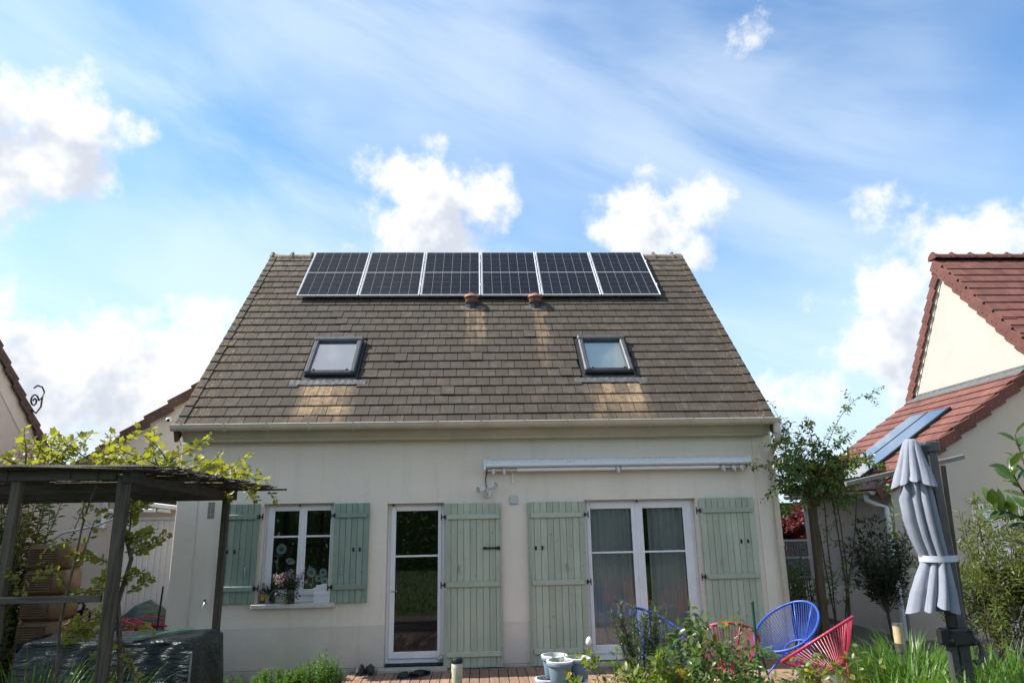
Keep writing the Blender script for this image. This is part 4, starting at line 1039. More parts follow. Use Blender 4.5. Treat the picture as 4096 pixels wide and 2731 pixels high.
# ================================================================== pergola
pg = root('pergola', 'weathered timber pergola covered with reed matting and vine', 'pergola', (1.2, -3.2, -.12))
for (x, y, z, w) in ((.945, -5.0, 2.335, .064), (1.715, -5.0, 2.365, .074)):
    mb = MB(); mb.box(x - w / 2, y - w / 2, -.12, x + w / 2, y + w / 2, z - .002, .006); obj('post', mb, 'old_wood', pg)
mb = MB(); mb.box(1.130, -1.340, -.12, 1.208, -1.262, 2.27, .006); obj('post', mb, 'old_wood', pg)
mb = MB(); mb.box(-2.75, -1.355, -.12, -2.65, -1.245, 2.30, .006); obj('post', mb, 'old_wood', pg)
mb = MB(); mb.box(-1.2, -5.055, 2.325, 1.668, -5.005, 2.395, .006); obj('beam', mb, 'old_wood_x', pg)
mb = MB(); mb.box(-2.9, -1.36, 2.27, 1.30, -1.30, 2.43, .006); obj('beam', mb, 'old_wood_x', pg)
mb = MB(); mb.box(-2.6, -3.2, 2.30, 1.30, -3.14, 2.40, .006); obj('beam', mb, 'old_wood_x', pg)
mb = MB(); mb.bar((1.745, -5.05, 2.345), (1.165, -1.37, 2.335), .055, .10, .006); obj('beam', mb, 'old_wood_y', pg)
for x in (.1, -.7, -1.5):
    mb = MB(); mb.bar((x + .3, -5.0, 2.375), (x, -1.25, 2.425), .05, .06, .005); obj('rafter', mb, 'old_wood_y', pg)
mb = MB(); mb.box(-.6, -5.04, 1.468, 1.66, -5.005, 1.515, .004); obj('rail', mb, 'old_wood_x', pg)
# reed mat: thin stalks side by side across the rafters, uneven ends
mb = MB()
y = -5.16
i = 0
while y < -1.02:
    t_ = (y + 5.16) / 4.14
    xe = 2.02 - .36 * t_ + rnd.uniform(-.05, .05); z = 2.415 + .028 * t_ + rnd.uniform(-.010, .012) - (.03 if rnd.random() < .1 else 0)
    x0 = -2.9 if y > -3.4 else -1.3
    sag = rnd.uniform(-.02, .02)
    pts = [(x0, y, z + .01), ((x0 + xe) / 2, y + sag, z + rnd.uniform(-.012, .012)), (xe * .7 + x0 * .3, y + sag * .5, z + rnd.uniform(-.012, .012)), (xe, y + rnd.uniform(-.03, .03), z - .035 * rnd.random())]
    mb.tube(pts, rnd.uniform(.006, .012), 4)
    y += rnd.uniform(.012, .026)
tag(obj('reed_mat', mb, 'reed', pg), kind='stuff')
mb = MB(); mb.bar((-.9, -5.09, 2.425), (1.86, -5.10, 2.412), .05, .022, .004); obj('batten', mb, 'old_wood_x', pg)
mb = MB(); mb.bar((1.86, -1.12, 2.40), (-2.6, -1.10, 2.44), .05, .025, .004); obj('batten', mb, 'old_wood_x', pg)
mb = MB()
for k in range(14):
    x = -.9 + k * .12; mb.add([(x, -1.372, 2.40), (x + .12, -1.372, 2.405 + .01 * math.sin(k)), (x + .12, -1.374, 2.44), (x, -1.374, 2.43)], [(0, 1, 2, 3)])
obj('net_edge', mb, 'tape_green', pg)
for (x, z0) in ((.9, 2.32), (1.35, 2.32), (1.55, 2.31)):
    mb = MB(); mb.tube([(x, -5.062, z0), (x, -5.06, 2.40), (x + .003, -5.0, 2.405)], .003, 5); obj('wire_tie', mb, 'black_iron', pg)

# tarpaulin covered stack
tb_ = MB(); nx, ny = 40, 16; vs = []; fs = []
F0, F1, B0, B1 = Vector((-.56, -2.24, .80)), Vector((1.33, -2.40, .80)), Vector((-.60, -1.56, .80)), Vector((1.335, -1.53, .80))
def fnoise(a, b): return math.sin(a * 7.1 + b * 3.3) * .5 + math.sin(a * 15.7 - b * 9.1 + 1.3) * .3 + math.sin(a * 29 + b * 21.) * .2
def patch(mb, P00, P10, P01, P11, nx, ny, n_, amp):
    n_ = Vector(n_); vs = []; fs = []
    for j in range(ny + 1):
        for i in range(nx + 1):
            a, b = i / nx, j / ny
            p = (P00 * (1 - a) + P10 * a) * (1 - b) + (P01 * (1 - a) + P11 * a) * b
            e = min(1, 6 * min(a, 1 - a)) * min(1, 6 * min(b, 1 - b))
            vs.append(p + n_ * amp * e * fnoise(p.x * 1.3 + p.y, p.z * 1.6 + p.y * .7 + p.x * .4))
    for j in range(ny):
        for i in range(nx): fs.append((j * (nx + 1) + i, j * (nx + 1) + i + 1, (j + 1) * (nx + 1) + i + 1, (j + 1) * (nx + 1) + i))
    mb.add(vs, fs)
dn_ = Vector((0, 0, -.92))
def drape(mb, nx):
    """front and top of the cover in one sheet, rounded over the front edge, sagging between the ends"""
    prof = [(-.07, -.92), (-.075, -.75), (-.06, -.55), (-.05, -.35), (-.035, -.2), (-.015, -.10), (.0, -.055), (.018, -.022), (.045, -.004), (.09, .004), (.2, .0), (.35, -.006), (.5, -.008), (.65, -.004), (.78, .0), (.82, -.008)]
    vs = []; fs = []
    m = len(prof)
    for i in range(nx + 1):
        a = i / nx; e = min(1, 9 * min(a, 1 - a)); dr_ = -.05 * (1 - min(1, 16 * min(a, 1 - a))) ** 2
        for k, (dy, dz) in enumerate(prof):
            F_ = F0 * (1 - a) + F1 * a; B_ = B0 * (1 - a) + B1 * a
            if dy <= 0: p = F_ + Vector((0, dy, dz))
            else: p = F_.lerp(B_, min(1, dy / .82)) + Vector((0, 0, dz))
            w = fnoise(p.x * .9, dz * 3.2 + dy * 2.) * (.030 if dy <= 0 else .012) * e
            swag = -.020 * math.sin(math.pi * ((a * 5.3) % 1)) * (1 if -.4 < dz < -.02 and dy <= 0 else .3) * e
            p = p + (Vector((0, -1, 0)) * (w + swag) if dy <= 0 else Vector((0, 0, 1)) * w) + Vector((0, 0, dr_ if dz > -.1 else 0))
            vs.append(p)
    for i in range(nx):
        for k in range(m - 1): fs.append((i * m + k, (i + 1) * m + k, (i + 1) * m + k + 1, i * m + k + 1))
    mb.add(vs, fs)
drape(tb_, 90)
LO = Vector((.0, .01, -.05)); patch(tb_, F1 + dn_ + Vector((.03, -.06, 0)), B1 + dn_ + Vector((.08, 0, 0)), F1 + LO, B1 + LO, 18, 22, (1, 0, 0), .035)
patch(tb_, B0 + dn_, F0 + dn_ + Vector((-.03, -.06, 0)), B0, F0, 14, 14, (-1, 0, 0), .02)
tc_ = tag(obj('covered_stack', tb_, 'tarp_black', None, True, (.4, -2, -.12)), 'black tarpaulin draped over a long low stack under the pergola', 'tarpaulin')
mb = MB(); mb.prism([(.62, -2.30, .826), (.73, -2.31, .826), (1.06, -1.66, .83), (.95, -1.66, .83)], (0, 0, .003)); obj('tape', mb, 'tape_green', tc_)
# green tarp heap behind, hose on top
g3 = MB(); n = 22; vs = []; fs = []
for j in range(11):
    for i in range(n + 1):
        a = i / n; b = j / 10
        x = -1.35 + 1.35 * a + .10 * b; y = .25 + .9 * b
        h = .96 * (1 - abs(a - .56) ** 1.15 * 1.25) * (.45 + .55 * math.sin(math.pi * min(1, .15 + b * .75))) + .03 * fnoise(a * 6, b * 5)
        vs.append((x, y, max(-.1, h - .04)))
for j in range(10):
    for i in range(n): fs.append((j * (n + 1) + i, j * (n + 1) + i + 1, (j + 1) * (n + 1) + i + 1, (j + 1) * (n + 1) + i))
g3.add(vs, fs); g3.add([(-1.35, .25, -.12), (0., .25, -.12), (0.1, 1.15, -.12), (-1.25, 1.15, -.12)], [(0, 1, 2, 3)])
for i in range(n): g3.add([vs[i], vs[i + 1], (vs[i + 1][0], .24, -.12), (vs[i][0], .24, -.12)], [(3, 2, 1, 0)])
tag(obj('tarp_heap', g3, 'tarp_green', None, True, (-.6, .7, -.12)), 'dark green tarpaulin heaped against the garage door', 'tarpaulin')
mb = MB(); pts = []
for k in range(260):
    a = k * .21; q = .20 + .06 * math.sin(k * .37) + .03 * math.sin(k * 1.1)
    pts.append((-.28 + q * math.cos(a) * 1.25, .02 + q * math.sin(a) * .55, .46 + .0010 * k + .045 * math.sin(a * 1.0 + k * .05)))
mb.tube(pts, .0105, 6); hs = tag(obj('garden_hose', mb, 'hose_red', None, True, (-.28, .02, .4)), 'tangled red garden hose behind the covered stack', 'hose')
mb = MB(); mb.box(-.62, -.28, -.12, .0, .22, .43, .02); tag(obj('plastic_crate', mb, 'anthracite_dark', None, False, (-.3, 0, -.12)), 'dark crate under the red hose', 'crate')
mb = MB(); mb.tube([(.075, -.32, 1.18), (.01, -.30, -.12)], .012, 8); tag(obj('metal_stake', mb, 'black_iron', None, True, (.01, -.3, -.12)), 'thin rusty metal stake standing beside the red hose', 'stake')
mb = MB()
mb.tube([(-1.45, .28, .3), (-1.36, .30, .92), (-1.30, .30, .95), (-1.26, .30, .90), (-1.48, .30, -.1)], .022, 8); mb.tube([(-1.38, .2, .80), (-1.16, .2, .86), (-1.11, .2, .80), (-1.15, .2, .50), (-1.17, .2, -.1)], .018, 8)
tag(obj('folding_trestle', mb, 'black_iron', None, True, (-1.3, .25, -.12)), 'black folded metal trestle beside the water tank', 'trestle')

# ribbed water tank, stacked modules
wt_ = root('water_tank', 'tan ribbed plastic rainwater tank of stacked modules', 'water tank', (-1.53, -.05, -.12))
for k, z1 in enumerate((1.755, 1.425, 1.095, .765, .435)):
    mb = MB(); xa, xb = -1.82, -1.245
    mb.box(xa, -.25, z1 - .324, xb, .15, z1, .04); md = obj('module', mb, 'tank_tan', wt_, 'all')
    for q in range(8):
        mb = MB(); zz = z1 - .058 - q * .031; mb.box(xa + .03, -.30, zz - .0075, xb - .19, -.249, zz + .0075, .005); obj('rib', mb, 'tank_tan', md)
mb = MB(); mb.tube([(-1.62, -.05, 1.745), (-1.60, -.05, 1.82), (-1.50, -.04, 1.90), (-1.36, .0, 1.93), (-1.15, .1, 1.98), (-.95, .2, 2.08), (-.75, .3, 2.20)], .017, 8); tag(obj('feed_pipe', mb, 'zinc_pipe', None, True, (-1.62, -.05, 1.75)), 'grey flexible pipe curving into the top of the water tank', 'pipe')

# ================================================================== parasol and post on the right
pa = root('parasol', 'closed grey cantilever parasol tied with a pale strap', 'parasol', (9.1, -3.2, -.12))
mb = MB(); mb.box(9.085, -3.235, -.12, 9.195, -3.165, 2.60, .015); obj('mast', mb, 'anthracite', pa)
mb = MB(); mb.box(8.975, -3.30, .86, 9.045, -3.23, 2.66, .012); obj('arm', mb, 'anthracite_dark', pa)
mb = MB(); mb.box(9.055, -3.26, 2.585, 9.215, -3.14, 2.70, .012); mb.lathe([(.035, 0), (.035, .02), (.01, .025)], (9.07, -3.26, 2.655), 10, (0, -1, 0)); obj('mast_cap', mb, 'anthracite', pa)
mb = MB(); mb.box(8.905, -3.33, .70, 9.20, -3.15, .86, .02)
for (x, z) in ((8.935, .75), (8.98, .725), (9.17, .73), (9.15, .84), (8.95, .84)): mb.lathe([(.018 if x > 8.94 else .034, 0), (.016 if x > 8.94 else .03, .02), (.006, .03)], (x, -3.33, z), 10, (0, -1, 0))
ho = obj('slider', mb, 'anthracite_dark', pa)
mb = MB(); mb.tube([(9.17, -3.30, .80), (9.235, -3.31, .74), (9.25, -3.31, .66), (9.23, -3.31, .57), (9.17, -3.31, .545), (9.15, -3.31, .57)], [.028, .026, .024, .024, .022, .018], 8); obj('crank_handle', mb, 'anthracite', pa, True)
mb = MB(); mb.box(8.975, -3.235, -.12, 9.07, -3.165, .72, .015); obj('lower_mast', mb, 'anthracite', pa)
mb = MB(); mb.box(8.7, -3.6, -.12, 9.5, -2.8, -.05, .02); obj('base', mb, 'anthracite_dark', pa)
def folded(levels, n, folds, cx0, seed, twist=.15):
    """cloth hanging in folds round a shaft: levels are (z, centre x, half width, half depth, fold depth)"""
    mb = MB(); vs = []; fs = []; rg_ = random.Random(seed); ph = [rg_.uniform(-.25, .25) for _ in range(folds + 1)]
    for li, (z, cx, hw, hd, fdp) in enumerate(levels):
        for k in range(n):
            a = 2 * math.pi * k / n
            f = a / (2 * math.pi) * folds
            f = f + .22 * math.sin(2 * math.pi * f / folds * 2 + seed) + li * twist * .12
            sharp = abs(math.cos(math.pi * f)) ** .55
            lobe = 1 + .16 * math.sin(int(f + .5) * 2.7 + seed)
            q = (1 - fdp * (1 - sharp)) * (lobe if li > 1 else 1) * (1 + .02 * math.sin(a * 23 + li * 1.7))
            zz = z + (.05 * (.5 - sharp) + .03 * math.sin(int(f + .5) * 1.9 + seed) if li == len(levels) - 1 else 0)
            vs.append((cx + math.cos(a) * hw * .93 * q, cx0 + math.sin(a) * hd * q, zz))
    for li in range(len(levels) - 1):
        for k in range(n): fs.append((li * n + k, li * n + (k + 1) % n, (li + 1) * n + (k + 1) % n, (li + 1) * n + k))
    mb.add(vs, fs); return mb
lv = [(2.52, 8.86, .08, .08, .1), (2.30, 8.84, .14, .13, .35), (2.1, 8.83, .17, .15, .42), (1.9, 8.845, .175, .15, .45), (1.72, 8.87, .165, .14, .45), (1.58, 8.90, .145, .125, .42), (1.525, 8.915, .135, .12, .40), (1.47, 8.91, .14, .125, .40), (1.36, 8.89, .18, .15, .42), (1.2, 8.86, .225, .18, .44), (1.06, 8.83, .262, .20, .46)]
cn = obj('canopy', folded(lv, 168, 8, -3.34, 3), 'parasol_cloth', pa, 'all')
lv2 = [(2.712, 8.845, .045, .045, .0), (2.69, 8.845, .07, .07, .05), (2.60, 8.835, .095, .09, .15), (2.45, 8.825, .14, .13, .26), (2.34, 8.82, .18, .16, .34), (2.265, 8.81, .215, .19, .40)]
obj('top_flap', folded(lv2, 154, 7, -3.34, 5), 'parasol_cloth', cn, 'all')
mb = MB(); n = 40; vs = []; fs = []
for z in (1.495, 1.555):
    for k in range(n):
        a = 2 * math.pi * k / n; vs.append((8.925 + math.cos(a) * .158 + (.0 if math.cos(a) < 0 else .05 * math.cos(a)), -3.33 + math.sin(a) * .14, z))
mb.add(vs, [(k, (k + 1) % n, n + (k + 1) % n, n + k) for k in range(n)]); obj('strap', mb, 'parasol_band', cn, 'all')
wp = root('wooden_post', 'weathered wooden post with a slanting arm behind the parasol', 'post', (9.45, -2.86, -.12))
mb = MB(); mb.bar((9.36, -2.86, -.12), (9.455, -2.86, 2.47), .075, .07, .006); obj('upright', mb, 'old_wood', wp)
mb = MB(); mb.bar((8.38, -2.80, 2.285), (9.78, -2.80, 2.565), .035, .05, .005); obj('arm', mb, 'bleached_wood', wp)
# ================================================================== garden furniture and small things
def acapulco(label, cx, cy, face, mat, group):
    F = Vector((face[0], face[1], 0)).normalized(); Sd = Vector((F.y, -F.x, 0)); Z = Vector((0, 0, 1))
    c = Vector((cx, cy, .645)); th = R(33)
    T = -F * math.cos(th) + Z * math.sin(th); Nn = F * math.sin(th) + Z * math.cos(th)
    ch = root('string_chair', label, 'chair', (cx, cy, 0), group)
    def outer(a): return c + Sd * (.385 * math.cos(a) * (1 - .10 * math.sin(a))) + T * .46 * math.sin(a)
    sc = c - Nn * .30 - T * .03
    def inner(a): return sc + Sd * .15 * math.cos(a) + (T * .8 + F * -.12).normalized() * .15 * math.sin(a)
    n = 48
    mb = MB(); mb.tube([outer(2 * math.pi * k / n) for k in range(n)], .015, 10, closed=True); obj('rim', mb, mat, ch, 'all')
    mb = MB(); mb.tube([inner(2 * math.pi * k / 24) for k in range(24)], .011, 8, closed=True); obj('seat_ring', mb, mat, ch, 'all')
    mb = MB(); m = 66
    for k in range(m):
        a = 2 * math.pi * (k + .3) / m
        p, q = outer(a), inner(a); mid = (p + q) / 2 - Nn * .012
        mb.tube([p, mid, q], .0042, 4, cap=False)
    for k in range(60):
        a = 2 * math.pi * k / 60; p = outer(a); p2 = outer(a + .02)
        mb.lathe([(.0165, -.006), (.0175, 0), (.0165, .006)], p, 8, p2 - p)
    obj('cords', mb, mat, ch)['kind'] = 'stuff'
    mb = MB()
    mb.tube([outer(R(68)), inner(R(68)) + Nn * .0], .010, 8); mb.tube([outer(R(112)), inner(R(112))], .010, 8); obj('back_rod', mb, mat, ch, 'all')
    for (a, fx, sx_) in ((R(-50), .26, .26), (R(230), .26, -.26), (R(75), -.26, .20), (R(105), -.26, -.20)):
        mb = MB(); mb.tube([inner(a), Vector((cx, cy, .002)) + F * fx + Sd * sx_], .0095, 8); obj('leg', mb, mat, ch, 'all')
G = 'string chairs on the terrace'
acapulco('blue string chair behind the rosemary bush', 6.52, -1.72, (.75, -.66), 'chair_blue', G)
acapulco('red string chair turned to the house behind the rose stems', 6.98, -2.42, (.12, 1), 'chair_red', G)
acapulco('blue string chair by the downpipe, wide open to view', 8.14, -1.42, (-.88, -.52), 'chair_blue', G)
acapulco('red string chair seen edge-on above the long grass', 8.04, -2.40, (-.78, .62), 'chair_red', G)
tbx = root('side_table', 'small dark round table between the string chairs', 'table', (7.50, -1.95, 0))
mb = MB(); mb.lathe([(.0, .43), (.235, .43), (.24, .437), (.24, .45), (.23, .455), (0, .455)], (7.50, -1.95, 0), 28, cap=False); obj('table_top', mb, 'table_grey', tbx, True)
for k in range(3):
    a = k * 2.094 + .4; mb = MB(); mb.tube([(7.5 + .10 * math.cos(a), -1.95 + .10 * math.sin(a), .43), (7.5 + .22 * math.cos(a), -1.95 + .22 * math.sin(a), .002)], .011, 8); obj('leg', mb, 'table_grey', tbx, True)

# stacking planter of lobed pots
pl = root('stacking_planter', 'grey blue stacking planter with white rims on the deck', 'planter', (5.30, -1.87, 0))
def potshape(mb, x, y, z, h, r): mb.lathe([(r * .70, z), (r * .72, z + .004), (r * .90, z + h * .80), (r * .90, z + h * .82), (r, z + h * .83), (r, z + h), (r * .93, z + h), (r * .90, z + h * .75), (0, z + h * .72)], (x, y, 0), 26, cap=False)
for (x, y, z) in ((5.215, -1.70, .195), (5.245, -2.02, .195), (5.465, -1.88, .195), (5.12, -1.86, -.02), (5.36, -1.72, -.02), (5.40, -2.03, -.02)):
    mb = MB(); potshape(mb, x, y, z, .24, .150); p_ = obj('pot', mb, 'planter_blue', pl, True)
    mb = MB(); mb.lathe([(.1505, z + .222), (.154, z + .243), (.132, z + .246), (.128, z + .19)], (x, y, 0), 26, cap=False); obj('rim', mb, 'planter_rim', p_, True)
    mb = MB(); mb.lathe([(0, z + .205), (.138, z + .20)], (x, y, 0), 20, cap=False); obj('soil', mb, 'soil', p_)
eg = root('egg_decoration', 'white egg on a thin stick in the planter', 'decoration', (5.56, -1.86, .40))
mb = MB(); mb.tube([(5.56, -1.86, .40), (5.60, -1.86, .56)], .004, 6); obj('stick', mb, 'bleached_wood', eg)
mb = MB(); mb.lathe([(0, -.048), (.02, -.043), (.033, -.024), (.036, -.002), (.031, .022), (.018, .044), (.0, .052)], (5.606, -1.86, .60), 18, (.15, 0, 1), cap=False); obj('egg', mb, 'egg_white', eg, 'all')

def bollard(label, x, y, z1, wrap):
    b = root('garden_light', label, 'garden light', (x, y, -.12), None)
    mb = MB(); mb.lathe([(.030, -.12), (.030, z1 - .26)], (x, y, 0), 14); obj('stem', mb, 'steel', b, True)
    if wrap:
        mb = MB(); mb.lathe([(.046, z1 - .23), (.052, z1 - .20), (.050, z1 - .15), (.056, z1 - .11), (.052, z1 - .06), (.05, z1 - .045)], (x, y, 0), 16); obj('wrap', mb, 'lamp_wrap', b, True)
        mb = MB(); mb.lathe([(.054, z1 - .055), (.057, z1 - .03), (.045, z1 - .008), (.0, z1)], (x, y, 0), 16); obj('bag_cap', mb, 'shoe_black', b, True); mb = MB(); mb.lathe([(.04, z1 - .262), (.052, z1 - .25), (.05, z1 - .225)], (x, y, 0), 12); obj('cord', mb, 'shoe_black', b, True)
    else:
        mb = MB(); mb.lathe([(.053, z1 - .21), (.053, z1 - .02)], (x, y, 0), 18); obj('diffuser', mb, 'lamp_frost', b, True)
        mb = MB(); mb.lathe([(.056, z1 - .022), (.056, z1), (.0, z1 + .002)], (x, y, 0), 18); obj('cap', mb, 'steel', b, True); mb = MB(); mb.lathe([(.054, z1 - .30), (.054, z1 - .208)], (x, y, 0), 18); obj('collar', mb, 'steel', b, True)
bollard('taped garden light with black plastic cap in front of the deck', 4.13, -3.12, .70, True)
bollard('cream cylinder garden light standing in the long grass', 9.08, -2.2, .757, False)
def clog(mb, x, y, rot, L=.27, W=.10, H=.09, lean=0.):
    cs, sn = math.cos(rot), math.sin(rot); n = 11; rows = 9; vs = []; fs = []
    for i in range(rows):
        t_ = i / (rows - 1); w = W / 2 * (.75 + .35 * math.sin(math.pi * min(1, t_ * .9 + .12))) * (1 if t_ < .97 else .5)
        h = H * (.55 + .45 * math.sin(math.pi * (t_ * .8 + .05))) * (.4 if t_ > .97 else 1)
        span = math.pi if t_ > .42 else math.pi * .42
        for k in range(n):
            if t_ > .42: a = math.pi * k / (n - 1); X, Z = w * math.cos(a), h * math.sin(a)
            else:
                s_ = -1 + 2 * k / (n - 1); X = -w * s_; Z = h * (.75 * abs(s_) ** 3)
            Y = (t_ - .5) * L
            vs.append((x + X * cs - Y * sn, y + X * sn + Y * cs, Z + .012))
    for i in range(rows - 1):
        for k in range(n - 1): fs.append((i * n + k, i * n + k + 1, (i + 1) * n + k + 1, (i + 1) * n + k))
    mb.add(vs, fs)
    out = [(x + (W / 2 * (.72 + .33 * math.sin(math.pi * (t_ * .9 + .1)))) * s_ * cs - (t_ - .5) * L * sn, y + (W / 2 * (.72 + .33 * math.sin(math.pi * (t_ * .9 + .1)))) * s_ * sn + (t_ - .5) * L * cs, .0) for s_, ts in ((1, np.linspace(0, 1, 9)), (-1, np.linspace(1, 0, 9))) for t_ in ts]
    mb.prism([(a, b, -.001) for a, b, _ in out], (0, 0, .02))
for k, (x, y, r_, nm, lb, mt) in enumerate(((2.752, -.20, 2.9, 'clog', 'dark green garden clog, left of the pair by the wall', 'shoe_grey'), (2.872, -.20, 3.3, 'clog', 'dark green garden clog, right of the pair by the wall', 'shoe_grey'),
    (3.40, -.50, 1.75, 'slipper', 'black slipper lying flat on the deck before the back door', 'shoe_black'), (3.56, -.40, 2.3, 'slipper', 'black slipper with white patch nearest the threshold', 'shoe_black'))):
    mb = MB(); clog(mb, 0, 0, r_, H=.11 if nm == 'clog' else .065)
    mb.v = [(a + x, b + y, c - .002) for a, b, c in mb.v]
    o = tag(obj(nm, mb, mt, None, True, (x, y, 0)), lb, 'shoe', 'shoes by the back door')
    if k == 3:
        mb = MB(); mb.lathe([(.0, 0), (.02, .001), (.0, .006)], (3.545, -.385, .062), 10, (-.2, -.5, 1)); obj('patch', mb, 'egg_white', o, True)

# things on the window sill
va = root('flower_vase', 'dark brown vase of lilac flowers on the window sill', 'vase', (1.71, -.04, .895))
mb = MB(); mb.lathe([(.060, .895), (.062, .90), (.057, 1.0), (.050, 1.07), (.046, 1.07), (.05, 1.0), (.0, .99)], (1.71, -.04, 0), 20, cap=False); obj('vase', mb, 'vase_brown', va, True)
bo = root('sauce_bottle', 'small bottle with a red and yellow label at the left end of the sill', 'bottle', (1.32, -.01, .895))
mb = MB(); mb.lathe([(.032, .896), (.034, .90), (.034, 1.04), (.028, 1.08), (.014, 1.11), (.014, 1.15)], (1.32, -.01, 0), 16); obj('body', mb, 'bottle_glass', bo, True)
mb = MB(); mb.lathe([(.035, .94), (.035, 1.03)], (1.32, -.01, 0), 16, cap=False); obj('label_band', mb, 'label_red', bo, True)
mb = MB(); mb.lathe([(.016, 1.145), (.016, 1.17)], (1.32, -.01, 0), 12); obj('cap', mb, 'hose_red', bo)
bk = root('white_basket', 'white slotted plastic basket at the right end of the sill', 'basket', (2.14, .03, .895))
mb = MB(); mb.box(2.03, -.03, .897, 2.25, .09, .912); mb.box(2.03, -.03, 1.015, 2.25, -.025, 1.03)
x = 2.03
while x < 2.25:
    zt = 1.085 + .05 * min(1, (x - 2.03) / .12); mb.box(x, -.031, .91, x + .008, -.024, zt); x += .0165
for zz in (.955, 1.045): mb.box(2.03, -.0305, zz - .006, 2.25, -.0245, zz + .006)
mb.prism([(2.015, -.034, 1.085), (2.06, -.034, 1.105), (2.13, -.034, 1.138), (2.25, -.034, 1.138), (2.25, -.034, 1.125), (2.13, -.034, 1.123), (2.06, -.034, 1.09), (2.02, -.034, 1.07)], (0, .012, 0)); mb.box(2.03, .085, .91, 2.25, .09, 1.12)
obj('slotted_wall', mb, 'pvc_white', bk)

# ================================================================== plants
TM = {
 'oval': ([(0, 0, 0), (-.24, .34, .05), (0, .36, 0), (.24, .34, .05), (-.19, .70, .03), (0, .73, -.03), (.19, .70, .03), (0, 1, -.10)], [(0, 2, 1), (0, 3, 2), (1, 2, 5, 4), (2, 3, 6, 5), (4, 5, 7), (5, 6, 7)]),
 'lance': ([(0, 0, 0), (-.10, .3, .02), (.10, .3, .02), (-.08, .68, -.01), (.08, .68, -.01), (0, 1, -.09)], [(0, 2, 1), (1, 2, 4, 3), (3, 4, 5)]),
 'needle': ([(-.11, 0, 0), (.11, 0, 0), (.06, 1., .0), (-.06, 1., .0)], [(0, 1, 2, 3)]),
 'vine': ([(0, .38, -.05)] + [(math.sin(a) * q, .42 - math.cos(a) * q, .05 * (k % 2)) for k, (a, q) in enumerate(zip(np.linspace(.25, 2 * math.pi - .25, 11), (.42, .50, .40, .56, .40, .62, .40, .56, .40, .50, .42)))], [(0, k, k + 1) for k in range(1, 11)]),
 'petal': ([(-.5, 0, 0), (.5, 0, 0), (.5, 1, .1), (-.5, 1, .1)], [(0, 1, 2, 3)]),
}
class Leaves:
    def __init__(s): s.p = []; s.d = []; s.n = []; s.l = []
    def add(s, p, d, n, l): s.p.append(p); s.d.append(d); s.n.append(n); s.l.append(l)
    def build(s, name, tm, mat, parent, smooth=True):
        P = np.array(s.p, float); D = np.array(s.d, float); N_ = np.array(s.n, float); L = np.array(s.l, float)[:, None, None]
        D /= np.linalg.norm(D, axis=1, keepdims=True) + 1e-9
        S_ = np.cross(D, N_); S_ /= np.linalg.norm(S_, axis=1, keepdims=True) + 1e-9; N_ = np.cross(S_, D)
        tv = np.array(TM[tm][0], float); tf = TM[tm][1]
        V = P[:, None, :] + L * (tv[None, :, 0:1] * S_[:, None, :] + tv[None, :, 1:2] * D[:, None, :] + tv[None, :, 2:3] * N_[:, None, :])
        off = wloc(parent); V = V - np.array(off)
        m = len(tv); n = len(P)
        mb = MB(); faces = []
        for f in tf:
            fa = np.array(f)
            faces.append((np.arange(n)[:, None] * m + fa[None, :]))
        me = bpy.data.meshes.new(name)
        sizes = np.concatenate([np.full(n, len(f)) for f in tf]); loops = np.concatenate([x.ravel() for x in faces])
        me.vertices.add(n * m); me.vertices.foreach_set('co', V.astype(np.float32).ravel())
        me.loops.add(len(loops)); me.loops.foreach_set('vertex_index', loops.astype(np.int32))
        me.polygons.add(len(sizes)); st = np.concatenate([[0], np.cumsum(sizes)[:-1]]); me.polygons.foreach_set('loop_start', st.astype(np.int32)); me.polygons.foreach_set('loop_total', sizes.astype(np.int32))
        me.update(calc_edges=True); me.validate()
        if smooth: me.polygons.foreach_set('use_smooth', [True] * len(me.polygons))
        at = me.attributes.new('rnd', 'FLOAT', 'POINT'); at.data.foreach_set('value', np.repeat(rng.random(n), m).astype(np.float32))
        me.materials.append(MATS[mat])
        o = bpy.data.objects.new(name, me); COL.objects.link(o); o.parent = parent
        return o
def rv(s=1.): return Vector((rnd.gauss(0, 1), rnd.gauss(0, 1), rnd.gauss(0, 1))) * s
def grow(p, d, L, n=7, wig=.12, grav=0., up=0.):
    p = Vector(p); d = Vector(d).normalized(); out = [p.copy()]
    for i in range(n):
        d = (d + rv(wig) + Vector((0, 0, up - grav * i / n))).normalized()
        p = p + d * (L / n); out.append(p.copy())
    return out
def along(poly, t_):
    f = t_ * (len(poly) - 1); i = min(int(f), len(poly) - 2); a = f - i
    return poly[i].lerp(poly[i + 1], a), (poly[i + 1] - poly[i]).normalized()
def leafy(lv_, poly, n, size, t0=.1, spread=1., droop=.1, var=.35, upn=.8):
    for k in range(n):
        t_ = t0 + (1 - t0) * (k + rnd.random()) / n
        p, d = along(poly, min(t_, .999))
        a = k * 2.4 + rnd.uniform(-.5, .5)
        e = d.cross(Vector((0, 0, 1)) if abs(d.z) < .95 else Vector((1, 0, 0))).normalized(); f = d.cross(e)
        out = (e * math.cos(a) + f * math.sin(a)) * spread + d * .5 + Vector((0, 0, -droop))
        lv_.add(p + out.normalized() * size * .12, out, Vector((0, 0, upn)) + rv(.45), size * rnd.uniform(1 - var, 1 + var))
def taper(mb, poly, r0, r1, n=6): mb.tube(poly, [r0 + (r1 - r0) * i / (len(poly) - 1) for i in range(len(poly))], n, cap=False)
def plant(name, label, cat, base, group=None): return root(name, label, cat, base, group)

